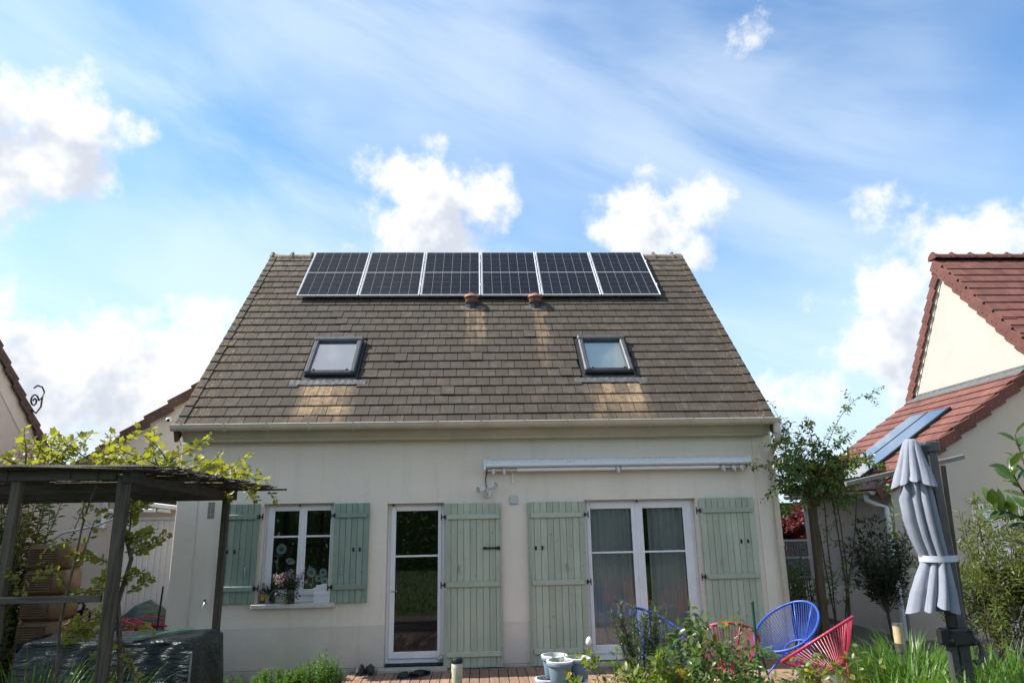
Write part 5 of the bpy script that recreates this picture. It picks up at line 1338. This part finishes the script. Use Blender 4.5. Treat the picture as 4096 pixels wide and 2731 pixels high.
def bush(name, label, cat, base, stems, hgt, lean, tw, nl, size, tm, lmat, bmat='bark', group=None, r0=.008, sub=3, subl=.25, wig=.10, spread=1., up=.08, box=None):
    pt = plant(name, label, cat, base, group); mb = MB(); L_ = Leaves()
    for k in range(stems):
        a = rnd.uniform(0, 2 * math.pi); q = rnd.random() ** .5
        p0 = Vector(base) + Vector((math.cos(a) * q * tw, math.sin(a) * q * tw, 0))
        d = Vector((math.cos(a) * lean * q, math.sin(a) * lean * q, 1))
        h = hgt * rnd.uniform(.72, 1.05)
        poly = grow(p0, d, h, 7, wig, 0, up); taper(mb, poly, r0, r0 * .35, 5)
        leafy(L_, poly, nl, size, .25, spread)
        for s_ in range(sub):
            p, dd = along(poly, rnd.uniform(.3, .9)); e = (dd * .5 + rv(.7)); e.z = abs(e.z) * .6 + .1
            pb = grow(p, e, hgt * subl * rnd.uniform(.6, 1.2), 4, wig, 0, up * .5); taper(mb, pb, r0 * .5, r0 * .25, 4)
            leafy(L_, pb, max(3, int(nl * .55)), size, .1, spread)
    obj('stem', mb, bmat, pt, True); L_.build('foliage', tm, lmat, pt)
    return pt

# vine over the pergola: shoots lying on the reed mat and hanging from the edge
vn = plant('grape_vine', 'leafy young grape vine sprawling over the pergola roof', 'vine', (1.72, -4.93, -.12)); mb = MB(); L_ = Leaves()
trunk = [Vector(p) for p in ((1.86, -4.90, -.12), (1.84, -4.93, .5), (1.80, -4.92, 1.0), (1.72, -4.90, 1.45), (1.78, -4.90, 1.75), (1.66, -4.91, 2.1), (1.70, -4.85, 2.46))]
taper(mb, trunk, .022, .012, 7)
tr2 = [Vector(p) for p in ((1.45, -4.98, -.12), (1.42, -4.98, .7), (1.36, -4.96, 1.3), (1.40, -4.95, 1.75), (1.42, -4.94, 2.05), (1.47, -4.92, 2.3))]; taper(mb, tr2, .014, .006, 6)
for (p, d, ln2, n2, sz) in (((1.74, -4.9, 1.95), (.2, -.05, .8), .22, 14, .06), ((1.76, -4.9, 1.78), (.6, -.1, .3), .30, 14, .055), ((1.70, -4.9, 1.72), (-1, -.1, .1), .42, 16, .05), ((1.72, -4.9, 1.55), (-1, 0, .0), .40, 15, .048), ((1.78, -4.9, 1.52), (1, -.1, .1), .22, 9, .05),
        ((1.75, -4.92, 1.28), (-.9, -.05, -.1), .40, 16, .05), ((1.80, -4.92, 1.15), (.4, 0, -.4), .30, 9, .05), ((1.80, -4.92, 1.05), (-.3, -.1, -.8), .4, 11, .055), ((1.70, -4.9, 1.88), (.5, -.1, .35), .25, 13, .06), ((1.40, -4.95, 1.70), (.1, 0, .2), .35, 9, .05), ((1.38, -4.95, 1.55), (-.3, 0, .3), .3, 8, .045), ((1.42, -4.94, 2.0), (.2, 0, .5), .18, 6, .05), ((1.36, -4.96, 1.3), (.5, 0, .2), .4, 12, .045), ((1.10, -5.0, 1.5), (-.2, 0, .2), .25, 7, .045), ((1.05, -5.0, 1.52), (.6, 0, .15), .35, 8, .045)):
    poly = grow(p, d, ln2, 6, .16, 0, .03); taper(mb, poly, .007, .003, 5); leafy(L_, poly, int(n2 * 2.0), sz * .85, .1, 1., .1, .45, .6)
for k in range(14):
    z = rnd.uniform(1.15, 2.1); x = 1.72 + rnd.uniform(-.05, .08) if rnd.random() < .6 else 1.40 + rnd.uniform(-.04, .04)
    sd_ = rnd.choice((-1, -1, 1)); poly = grow((x, -4.93, z), (sd_, -.1, rnd.uniform(-.3, .5)), rnd.uniform(.10, .34), 5, .16); taper(mb, poly, .005, .002, 4); leafy(L_, poly, rnd.randint(9, 18), .042, .1, 1., .1, .45, .6)
for k in range(84):
    y = rnd.uniform(-5.05, -1.15); xmax = 1.95 - .36 * (y + 5.16) / 4.14
    x = xmax - abs(rnd.gauss(0, 1)) * 1.0 - .02
    if y < -4 and x < .3: x = rnd.uniform(.3, xmax)
    p = (x, y, 2.45 + rnd.uniform(0, .03)); a = rnd.uniform(0, 2 * math.pi)
    poly = grow(p, (math.cos(a) + .3, math.sin(a) * .6, .22), rnd.uniform(.3, .62), 7, .16, .05, .03)
    for q in poly: q.z = max(q.z, 2.45)
    taper(mb, poly, .006, .0025, 5); leafy(L_, poly, rnd.randint(14, 24), .052, .05, 1., 0, .5, .8)
for (x, y, hh, sx_) in ((-.35, -1.6, .55, .1), (.45, -2.2, .42, .25), (-.9, -1.5, .3, -.1), (1.35, -1.4, .25, .3), (1.55, -1.3, .2, .35), (-1.75, -1.6, .6, -.3), (-2.3, -1.4, .75, .15), (-2.15, -1.4, .6, .5), (-1.55, -1.45, .6, -.1), (.95, -1.5, .28, .2), (1.0, -4.6, .22, .3), (1.3, -4.4, .18, -.2), (.85, -4.8, .3, .1), (1.05, -4.9, .25, .15)):
    poly = grow((x, y, 2.45), (sx_, 0, 1), hh, 7, .12, .02, 0); taper(mb, poly, .006, .0025, 5); leafy(L_, poly, int(9 + hh * 24), .048, .1, 1., 0, .5, .7)
for (x, y, z) in ((1.60, -1.12, 2.42), (1.25, -1.6, 2.4), (1.45, -1.3, 2.4), (1.70, -2.4, 2.42), (1.62, -2.0, 2.42)):
    poly = grow((x, y, z), (.5, -.1, -.6), rnd.uniform(.12, .25), 4, .15); taper(mb, poly, .004, .002, 4); leafy(L_, poly, 8, .062, .1)
obj('stem', mb, 'vine_bark', vn, True); L_.build('foliage', 'vine', 'leaf_vine', vn)

# shrub with pink flower clusters behind the pergola, far left
ps = plant('flowering_shrub', 'tall shrub with pinkish flower clusters and mixed leaves at the left edge', 'shrub', (-2.35, .4, -.12)); mb = MB(); L_ = Leaves(); Fl = Leaves()
for k in range(60):
    a = rnd.uniform(0, 6.28); poly = grow((-2.25 + rnd.uniform(-.5, .30), .1 + rnd.uniform(-.4, .3), -.1), (rnd.uniform(-.20, .12), rnd.uniform(-.15, .15), 1), rnd.choice((rnd.uniform(1.2, 2.3), rnd.uniform(2.5, 3.35))), 9, .06, 0, .05); taper(mb, poly, .012, .004, 5)
    leafy(L_, poly, 95, .095, .08)
    if rnd.random() < .75:
        tip = poly[-1]
        for q in range(44): Fl.add(tip + rv(.06), rv(), rv(), .017)
obj('stem', mb, 'bark', ps, True); L_.build('foliage', 'oval', 'leaf_shrub', ps); Fl.build('blossom', 'petal', 'petal_pink', ps)
rs = bush('red_flower', 'low plant with red blooms under the pergola at the left edge', 'plant', (-1.9, -.9, -.12), 12, 1.15, .3, .25, 14, .06, 'oval', 'leaf_dark'); Fl = Leaves()
for k in range(34): Fl.add(Vector((-1.9 + rnd.uniform(-.3, .3), -1.1 + rnd.uniform(-.2, .2), rnd.uniform(.7, 1.15))), rv(), rv(), .03)
Fl.build('blossom', 'petal', 'petal_red', rs)

# climbing rose on a post right of the house
cr_ = plant('climbing_rose', 'climbing rose with airy shoots on a rough post beside the house corner', 'rose', (9.70, .8, -.12)); mb = MB()
mb.bar((9.66, .8, -.12), (9.70, .8, 2.30), .11, .11, .01); mb.box(9.22, .72, 2.28, 9.95, .78, 2.35, .005); obj('support_post', mb, 'post_wood', cr_)
mb = MB(); L_ = Leaves(); Y_ = Leaves()
for k in range(6):
    poly = grow((9.82 + .05 * k, .72 + rnd.uniform(-.1, .1), -.1), (rnd.uniform(-.06, .05), 0, 1), 2.4, 9, .05, 0, .1); taper(mb, poly, .013, .008, 6)
    leafy(L_, poly, 30, .060, .3)
for k in range(118):
    a = rnd.uniform(0, 6.28); el = rnd.uniform(-.45, 1.0)
    base_p = Vector((9.78 + rnd.uniform(-.3, .38), .75 + rnd.uniform(-.3, .3), 2.50 + rnd.uniform(-.32, .38)))
    poly = grow(base_p, (math.cos(a) * 1.1, math.sin(a) * .6, el), rnd.uniform(.35, .72), 7, .15, .10, .05); taper(mb, poly, .007, .0025, 5); leafy(rnd.choice((L_, L_, Y_)), poly, 30, .072, .08, 1., .25, .35)
for pts in (((9.70, .78, 2.5), (9.58, .78, 2.9), (9.42, .8, 3.25), (9.30, .8, 3.55), (9.20, .82, 3.80)), ((9.85, .78, 2.5), (10.02, .8, 2.95), (10.22, .8, 3.3), (10.45, .8, 3.62), (10.72, .8, 3.85), (11.02, .8, 3.90)), ((9.8, .75, 2.6), (9.82, .75, 3.0), (9.80, .75, 3.35), (9.78, .75, 3.5)), ((9.6, .75, 2.5), (9.35, .75, 2.75), (9.08, .72, 2.82), (8.86, .7, 2.72)), ((9.7, .75, 2.5), (9.45, .75, 2.95), (9.3, .75, 3.2), (9.12, .75, 3.42)), ((9.95, .75, 2.5), (10.3, .75, 2.75), (10.62, .75, 2.82), (10.9, .75, 2.70)), ((9.95, .75, 2.4), (10.3, .7, 2.5), (10.7, .7, 2.45), (10.95, .7, 2.35)), ((9.5, .7, 2.6), (9.2, .7, 2.5), (9.0, .68, 2.3), (8.95, .66, 2.1)), ((9.9, .75, 2.6), (10.1, .75, 3.0), (10.25, .75, 3.15), (10.4, .75, 3.18)), ((9.6, .6, 2.5), (9.2, .1, 2.75), (8.75, -.35, 2.78), (8.36, -.5, 2.62)), ((9.6, .6, 2.4), (9.25, .1, 2.55), (8.8, -.35, 2.45), (8.5, -.45, 2.28)), ((9.6, .6, 2.6), (9.2, .1, 3.0), (8.85, -.4, 3.05), (8.6, -.5, 2.95)), ((9.6, .5, 2.5), (9.3, .0, 2.65), (9.0, -.3, 2.7), (8.8, -.4, 2.62))):
    poly = [Vector(p) + rv(.012) for p in pts]; taper(mb, poly, .008, .0025, 5); leafy(L_, poly, 30, .068, .2, 1., .25)
    for q in range(9):
        p, dd = along(poly, rnd.uniform(.3, .99)); pb = grow(p, dd * .3 + rv(.6) + Vector((0, 0, .1)), rnd.uniform(.10, .26), 4, .12, .2); taper(mb, pb, .003, .0015, 4); leafy(rnd.choice((L_, L_, Y_)), pb, 9, .066, .1, 1., .3)
for k in range(8):
    poly = grow((9.9 + rnd.uniform(-.1, .2), .7, rnd.uniform(.8, 2.2)), (rnd.uniform(-1, 1), -.2, -.5), .35, 5, .15); taper(mb, poly, .004, .002, 4); leafy(L_, poly, 9, .055, .1)
obj('stem', mb, 'bark', cr_, True); L_.build('foliage', 'oval', 'leaf_rose', cr_); Y_.build('young_foliage', 'oval', 'leaf_rose_young', cr_)

# dark evergreen shrub against the neighbour wall
ds = plant('evergreen_shrub', 'small dark evergreen tree against the neighbour wall', 'tree', (10.82, 1.0, -.12)); mb = MB(); L_ = Leaves()
tk = grow((10.85, 1.0, -.12), (-.08, 0, 1), .95, 6, .04); taper(mb, tk, .030, .020, 8)
for k in range(60):
    p, _d = along(tk, rnd.uniform(.55, .999)); a = rnd.uniform(0, 6.28)
    poly = grow(p, (math.cos(a) * .7, math.sin(a) * .6, 1.), rnd.uniform(.5, 1.25), 7, .10, 0, .08); taper(mb, poly, .009, .003, 5); leafy(L_, poly, 44, .095, .2, .9, .05)
obj('trunk', mb, 'bark', ds, True); L_.build('crown', 'lance', 'leaf_dark', ds); 
L2 = Leaves()
for k in range(420):
    a = rnd.uniform(0, 6.28); q = rnd.random() ** .5; z = rnd.uniform(.6, 1.9); w = .48 * math.sin(math.pi * (z - .35) / 1.75)
    L2.add(Vector((10.75 + math.cos(a) * q * w, 1. + math.sin(a) * q * w, z)), Vector((math.cos(a), math.sin(a), .8)) + rv(.3), rv(.5) + Vector((0, 0, 1)), .085)
L2.build('crown', 'oval', 'leaf_dark', ds)

# willow-leaved shrub and laurel at the right edge
bs = plant('willow_leaved_shrub', 'loose bright green shrub with narrow leaves before the white garage door', 'shrub', (11.2, -1, -.12)); mb = MB(); L_ = Leaves()
for k in range(70):
    poly = grow((11.35 + rnd.uniform(-.55, .9), -1 + rnd.uniform(-.45, .45), -.1), (rnd.uniform(-.30, .12), rnd.uniform(-.15, .15), 1), rnd.uniform(1.2, 2.35), 9, .07, .04, .02); taper(mb, poly, .009, .003, 5)
    for s_ in range(5):
        p, d = along(poly, rnd.uniform(.3, .97)); pb = grow(p, d * .8 + rv(.6), rnd.uniform(.2, .42), 5, .12); taper(mb, pb, .004, .002, 4); leafy(L_, pb, 24, .095, .05, .8)
    leafy(L_, poly, 30, .095, .3, .8)
obj('stem', mb, 'bark', bs, True); L_.build('foliage', 'lance', 'leaf_bamboo', bs)
la_ = plant('laurel', 'laurel with large glossy leaves reaching in at the right edge', 'laurel', (9.25, -4.5, -.12)); mb = MB()
lv0 = TM['oval']; lb = MB(); lb.add([(x * .85, y, z) for x, y, z in lv0[0]], lv0[1]); leaf_me = mesh_of('leaf', lb, 'leaf_laurel'); leaf_me.polygons.foreach_set('use_smooth', [True] * len(leaf_me.polygons))
for (pts) in (((9.30, -4.5, -.12), (9.28, -4.5, 1.2), (9.18, -4.5, 1.9), (9.10, -4.5, 2.3), (9.06, -4.5, 2.62)), ((9.28, -4.5, 1.2), (9.12, -4.52, 1.7), (9.03, -4.55, 2.02), (8.94, -4.58, 2.2), (8.88, -4.6, 2.33)), ((9.18, -4.5, 1.6), (9.10, -4.5, 1.8), (8.98, -4.48, 1.92), (8.86, -4.46, 1.98), (8.78, -4.45, 2.02)), ((9.25, -4.5, 1.2), (9.18, -4.5, 1.45), (9.08, -4.5, 1.62), (9.0, -4.5, 1.72))):
    poly = [Vector(p) for p in pts]; taper(mb, poly, .012, .005, 6)
    n = 15
    for k in range(n):
        t_ = .38 + .62 * k / (n - 1); p, d = along(poly, min(t_, .999)); a = k * 2.4
        e = d.cross(Vector((0, 1, 0))).normalized(); f = d.cross(e); o_ = ((e * math.cos(a) + f * math.sin(a)) + d * .7 + Vector((0, 0, .15))).normalized()
        nn = (Vector((-.3, -.2, 1)) + rv(.35)); sd = o_.cross(nn).normalized(); nn = sd.cross(o_); L = rnd.uniform(.15, .215)
        inst('leaf', leaf_me, la_, Matrix(((sd.x * L, o_.x * L, nn.x * L, p.x), (sd.y * L, o_.y * L, nn.y * L, p.y), (sd.z * L, o_.z * L, nn.z * L, p.z), (0, 0, 0, 1))))
obj('stem', mb, 'bark', la_, True)

# maple and bush in the gap between the houses
mp = plant('red_maple', 'red leaved maple behind the fence between the houses', 'tree', (12.2, 7.6, -.12)); mb = MB(); tk = grow((12.2, 7.6, -.12), (0, 0, 1), 1.75, 6, .05); taper(mb, tk, .05, .03, 7); L_ = Leaves()
for k in range(60):
    a = rnd.uniform(0, 6.28); poly = grow(tk[-1 - k % 3], (math.cos(a), math.sin(a), rnd.uniform(0, .9)), rnd.uniform(.4, 1.1), 5, .12); taper(mb, poly, .01, .003, 4); leafy(L_, poly, 44, .085, .1)
obj('trunk', mb, 'bark', mp, True); L_.build('crown', 'vine', 'leaf_maple', mp)
bush('leafy_bush', 'small leafy bush in the passage right of the downpipe', 'bush', (10.0, 2.5, -.12), 34, 1.45, .28, .34, 20, .065, 'oval', 'leaf_rose', up=.1)

# mint and herbs along the wall
M_K = 'herbs along the house wall'
def herb(label, x, y, h, n, tw, sz=.05):
    pt = plant('mint_plant', label, 'herb', (x, y, -.12), M_K); mb = MB(); L_ = Leaves()
    for k in range(n):
        a = rnd.uniform(0, 6.28); q = rnd.random() ** .5 * tw
        hh = (h + .12) * (1 - .45 * (q / tw) ** 2) * rnd.uniform(.8, 1.05)
        poly = grow((x + q * math.cos(a), y + q * math.sin(a) * .7, -.12), (math.cos(a) * .25 * q / tw, math.sin(a) * .2, 1), hh, 6, .06); taper(mb, poly, .004, .002, 4)
        for j in range(9):
            p, d = along(poly, .35 + .64 * j / 8.2)
            for s_ in (0, math.pi):
                b = a + j * math.pi / 2 + s_; o_ = Vector((math.cos(b), math.sin(b), .35)); L_.add(p, o_, Vector((0, 0, 1)) + rv(.25), sz * (1.15 - .06 * j) * rnd.uniform(.8, 1.2))
    obj('stem', mb, 'leaf_mint', pt); L_.build('foliage', 'oval', 'leaf_mint', pt)
herb('tallest mint clump by the house wall, left of the deck', 2.26, -.52, .36, 60, .26)
herb('lower mint clump by the house wall, left of the tallest', 1.72, -.42, .17, 55, .34)
herb('thin herb tuft by the house wall beside the covered stack', 1.12, -.40, .10, 14, .12, .03)
herb('mint sprigs at the left edge of the deck', 2.58, -.95, .05, 18, .15)

# roses in the foreground bed
def rose(label, x, y, h, n, tw, lmat, lean=.25, flowers=0, group='rose bushes in the front bed', nl=26, sz=.074):
    n = int(n * 1.0)
    pt = plant('rose_bush', label, 'rose', (x, y, -.12), group); mb = MB(); L_ = Leaves(); Fl = Leaves()
    for k in range(n):
        a = rnd.uniform(0, 6.28); q = rnd.random() ** .5 * tw
        poly = grow((x + q * math.cos(a) * .5, y + q * math.sin(a) * .5, -.12), (math.cos(a) * lean, math.sin(a) * lean, 1), (h + .12) * rnd.uniform(.7, 1.04), 8, .07, 0, .04); taper(mb, poly, .006, .003, 5)
        leafy(L_, poly, int(nl * .7), sz, .3, 1., .12)
        for s_ in range(7):
            p, d = along(poly, rnd.uniform(.35, .97)); e = d * .4 + rv(.8); e.z = abs(e.z) * .4 + .15; pb = grow(p, e, rnd.uniform(.12, .26), 4, .12); taper(mb, pb, .003, .0015, 4); leafy(L_, pb, 9, sz, .15, 1., .12)
        if k < flowers:
            for q2 in range(16): Fl.add(poly[-1] + rv(.008), rv() + Vector((0, 0, .5)), rv(), .016)
    obj('stem', mb, 'leaf_rose', pt); L_.build('foliage', 'oval', lmat, pt)
    if flowers: Fl.build('blossom', 'petal', 'petal_yellow', pt)
rose('yellow-green rose bush in front of the patio door', 5.64, -4.1, .92, 20, .55, 'leaf_rose_young', .32, 3)
rose('dark green rose bush before the red chair turned to the house', 6.47, -4.0, 1.10, 15, .42, 'leaf_rose', .24, 3)
rose('slender rose shoots beside the green stake', 6.98, -3.9, .70, 6, .30, 'leaf_rose', .3)
rose('rose bush below the edge-on red chair', 7.38, -3.95, .88, 6, .22, 'leaf_rose_young', .22, 1)
rose('low rose growth at the foot of the planter', 5.25, -3.6, .32, 9, .3, 'leaf_rose_young', .3)
herb('bright green herb before the planter', 5.36, -2.75, .36, 22, .17, .055)
mb = MB(); mb.tube([(7.065, -3.2, -.12), (7.06, -3.2, 1.13)], .0135, 8); mb.lathe([(.016, 0), (.016, .02), (.006, .03)], (7.06, -3.2, 1.125), 8); tag(obj('plant_stake', mb, 'stake_green', None, True, (7.065, -3.2, -.12)), 'dark green garden stake upright between the chairs', 'stake')
# rosemary
def rosemary(label, x, y, n, h, tw):
    pt = plant('rosemary', label, 'rosemary', (x, y, -.12), 'rosemary bushes'); mb = MB(); L_ = Leaves(); Fl = Leaves()
    for k in range(n):
        a = rnd.uniform(0, 6.28); q = rnd.random() ** .5
        poly = grow((x + q * tw * .4 * math.cos(a), y + q * tw * .4 * math.sin(a), -.12), (math.cos(a) * tw * q * .9, math.sin(a) * tw * q * .9, 1), (h + .12) * rnd.uniform(.72, 1.03), 9, .05, 0, .03); taper(mb, poly, .006, .003, 4)
        leafy(L_, poly, 240, .042, .2, .9, -.2, .25)
        for j in range(16):
            p, d = along(poly, rnd.uniform(.5, .95))
            if rnd.random() < .5: Fl.add(p + rv(.010), rv(), rv(), .011)
    obj('stem', mb, 'bark', pt); L_.build('foliage', 'needle', 'leaf_rosemary', pt); Fl.build('blossom', 'petal', 'petal_blue', pt)
rosemary('rosemary bush with pale blue flowers, taller left half', 5.93, -3.5, 26, 1.22, .17)
rosemary('slim rosemary spires right of the flowering one', 6.29, -3.5, 12, 1.10, .08)
# potted plants and flowers
mb = MB(); L_ = Leaves(); Fl = Leaves()
for k in range(26):
    a = rnd.uniform(0, 6.28); poly = grow((1.71, -.04, 1.02), (math.cos(a) * .75, math.sin(a) * .45 - .1, 1), rnd.uniform(.14, .34), 5, .12); taper(mb, poly, .003, .0015, 4); leafy(L_, poly, 10, .042, .2)
    if k < 19:
        tip = poly[-1]; ax_ = (poly[-1] - poly[-2]).normalized()
        for q in range(34): Fl.add(tip + rv(.017) - ax_ * rnd.uniform(-.05, .05), rv(), rv(), .011)
for k in range(9):
    poly = grow((1.70 + rnd.uniform(-.06, .06), -.07, 1.05), (rnd.uniform(-.8, .9), -.3, -.6), .16, 4, .15); leafy(L_, poly, 6, .045, .2)
obj('stem', mb, 'leaf_rose', va); L_.build('foliage', 'oval', 'leaf_dark', va); Fl.build('blossom', 'petal', 'petal_lilac', va)
hp = plant('pot_plant', 'trailing green plant in a glass at the left of the sill', 'plant', (1.43, .02, .895)); mb = MB(); mb.lathe([(.035, .896), (.045, .98), (.043, .98), (.03, .90)], (1.44, .03, 0), 14, cap=False); obj('glass', mb, 'bottle_glass', hp, True); mb = MB(); L_ = Leaves()
for k in range(16):
    a = rnd.uniform(0, 6.28); poly = grow((1.44, .02, .98), (math.cos(a), math.sin(a) * .4 - .3, 1.2), rnd.uniform(.14, .22), 6, .1, .55); taper(mb, poly, .003, .0015, 4); leafy(L_, poly, 10, .036, .2)
obj('stem', mb, 'leaf_dark', hp); L_.build('foliage', 'oval', 'leaf_dark', hp)
for (x, y, lb_) in ((5.245, -2.02, 'withered seedling in the front pot of the planter'), (5.465, -1.88, 'small green seedlings in the right pot of the planter')):
    pt = plant('seedling', lb_, 'plant', (x, y, .40)); mb = MB(); L_ = Leaves()
    for k in range(14):
        poly = grow((x + rnd.uniform(-.09, .09), y + rnd.uniform(-.09, .09), .40), (rnd.uniform(-.4, .4), rnd.uniform(-.4, .4), 1), rnd.uniform(.04, .13), 4, .15); taper(mb, poly, .002, .001, 4); leafy(L_, poly, 8, .016, .3)
    obj('stem', mb, 'leaf_mint', pt); L_.build('foliage', 'oval', 'leaf_rose_young', pt)

# long grass: arching blades, clump by clump
def clump(label, x, y, n, h, tw, w=.0135, group='clumps of long strap-leaved grass'):
    pt = plant('grass_clump', label, 'grass clump', (x, y, -.12), group); V = []; Fc = []; rr = []
    for k in range(n):
        a = rnd.uniform(0, 6.28); q = rnd.random() ** .5 * tw; L = h * rnd.uniform(.65, 1.15) * 1.25; arch = rnd.uniform(.7, 2.0)
        b = Vector((x + q * math.cos(a), y + q * math.sin(a), -.12)); d = Vector((math.cos(a) * .35 + rnd.gauss(0, .2), math.sin(a) * .35 + rnd.gauss(0, .2), 1)).normalized()
        hz = Vector((math.cos(a), math.sin(a), 0)); sd = Vector((-math.sin(a), math.cos(a), 0)); m = 7; o = len(V); p = b; r_ = rnd.random(); ww = w * rnd.uniform(.6, 1.2)
        for i in range(m):
            t_ = i / (m - 1); wid = ww * (1 - t_ ** 2.2) + .0006
            V.append(tuple(p + sd * wid)); V.append(tuple(p - sd * wid)); rr += [r_, r_]
            d = (d + hz * .13 * arch * t_ + Vector((0, 0, -.30 * arch * t_ * t_))).normalized(); p = p + d * (L / m)
        for i in range(m - 1): Fc.append((o + 2 * i, o + 2 * i + 1, o + 2 * i + 3, o + 2 * i + 2))
    mb = MB(); mb.v = V; mb.f = Fc; obj('blades', mb, 'leaf_grass', pt, True, rnd_attr=rr)
clump('long grass clump at the foot of the cream garden light', 9.0, -2.55, 330, 0.65, .40)
clump('long grass clump right of the edge-on red chair', 8.62, -2.95, 330, 0.65, .42)
clump('long grass clump nearest the parasol mast', 8.62, -3.85, 300, 0.67, .38)
clump('long grass clump at the foot of the dark evergreen', 9.55, -1.5, 300, 0.65, .42)
clump('long grass clump behind the edge-on red chair', 8.95, -1.85, 260, 0.56, .34)
clump('long grass clump at the bottom edge below the red chair', 8.05, -3.55, 280, 0.60, .36)
clump('long grass clump in the right foreground below the slider', 8.95, -4.35, 260, 0.76, .32)
clump('long grass clump in the right foreground beside the laurel', 9.45, -3.75, 240, 0.73, .32)
clump('long grass clump behind the parasol', 9.75, -2.5, 220, 0.65, .34)
clump('long grass clump against the willow-leaved shrub', 10.3, -2.2, 160, 0.59, .35)
clump('long grass clump in the bottom left corner', .28, -3.35, 260, 0.95, .36, .011)
clump('long grass clump in front of the covered stack', .85, -3.3, 200, 0.80, .30, .011)
# chain-link fence at the right edge
fe = root('wire_fence', 'diamond wire fence in front of the willow-leaved shrub', 'fence', (10.6, -1.7, -.12)); mb = MB()
for k in range(40):
    x = 10.4 + k * .075
    for sg in (1, -1):
        x2 = x + sg * .55
        mb.tube([(x, -1.75, -.1), (x2, -1.75, .85)], .0011, 3, cap=False)
obj('wire_mesh', mb, 'fence_grey', fe)['kind'] = 'stuff'
for x in (11.75, 13.1):
    mb = MB(); mb.tube([(x, -1.75, -.12), (x, -1.75, 1.08)], .02, 8); obj('post', mb, 'fence_grey', fe)

# ================================================================== the garden behind the viewer, seen in the panes
def tree(label, x, y, h, r_, n, sz, seed):
    pt = plant('garden_tree', label, 'tree', (x, y, -.12), 'trees at the end of the garden'); mb = MB(); L_ = Leaves()
    tk = grow((x, y, -.12), (0, 0, 1), h * .55, 7, .04); taper(mb, tk, .14, .07, 8)
    for k in range(40):
        p, d = along(tk, rnd.uniform(.4, .999)); a = rnd.uniform(0, 6.28)
        poly = grow(p, (math.cos(a), math.sin(a), rnd.uniform(.2, 1.3)), r_ * rnd.uniform(.6, 1.15), 6, .12); taper(mb, poly, .04, .01, 5)
        for q in range(n):
            pp, dd = along(poly, rnd.uniform(.3, .999)); L_.add(pp + rv(.28), rv() + Vector((0, 0, -.2)), Vector((0, 0, 1)) + rv(.5), sz * rnd.uniform(.7, 1.3))
    obj('trunk', mb, 'bark', pt, True); L_.build('crown', 'oval', 'leaf_hedge', pt)
for k, (x, y, h, r_) in enumerate(((-6, -23, 8, 3.2), (-.5, -25, 9.5, 3.6), (4.8, -24, 8.5, 3.3), (10.5, -24.5, 9.5, 3.7), (16.5, -23, 8.5, 3.4))):
    tree('leafy tree at the end of the garden, %s of five' % ('westernmost', 'second from the west', 'middle one', 'second from the east', 'easternmost')[k], x, y, h, r_, 70, .22, k)
hd = plant('hedge', 'clipped dark hedge at the end of the garden, mirrored in the panes', 'hedge', (4, -20.5, -.12)); L_ = Leaves(); mb = MB()
for k in range(9000):
    x = rnd.uniform(-14, 22); f = rnd.random(); z = rnd.uniform(-.1, 2.8) if f < .75 else 2.8 + rnd.gauss(0, .12); y = -20 + rnd.gauss(0, .15) if f < .75 else rnd.uniform(-21.2, -20)
    L_.add(Vector((x, y, z)), rv() + Vector((0, .6, 0)), Vector((0, 1, .6)) + rv(.5), .15)
mb.box(-14, -21.2, -.12, 22, -20.15, 2.7); obj('stem_mass', mb, 'leaf_hedge', hd); L_.build('foliage', 'oval', 'leaf_hedge', hd)

tf_ = MB(); L_ = Leaves()
for k in range(16000):
    y = -6.4 - 13 * rnd.random() ** 1.3
    L_.add(Vector((rnd.uniform(-6, 16), y, -.115)), Vector((rnd.gauss(0, .5), rnd.gauss(0, .5), 1)), rv(), rnd.uniform(.06, .17) * (1.6 if rnd.random() < .05 else 1))
lawn_o = bpy.data.objects['lawn']; g_o = L_.build('grass_blades', 'lance', 'leaf_hedge', lawn_o); g_o['kind'] = 'stuff'

bh = plant('far_hedge', 'dark green hedge far behind the fence between the houses', 'hedge', (12.5, 13, -.12)); L_ = Leaves(); mb = MB()
for k in range(2600):
    x = rnd.uniform(9.2, 17); z = rnd.uniform(-.1, 2.5 + .3 * math.sin(x * 2.1)); L_.add(Vector((x, 12.6 + rnd.gauss(0, .15), z)), rv() + Vector((0, -.6, 0)), Vector((0, -1, .6)) + rv(.5), .16)
mb.box(9.2, 12.75, -.12, 17, 13.4, 2.3); obj('stem_mass', mb, 'leaf_hedge', bh); L_.build('foliage', 'oval', 'leaf_hedge', bh)
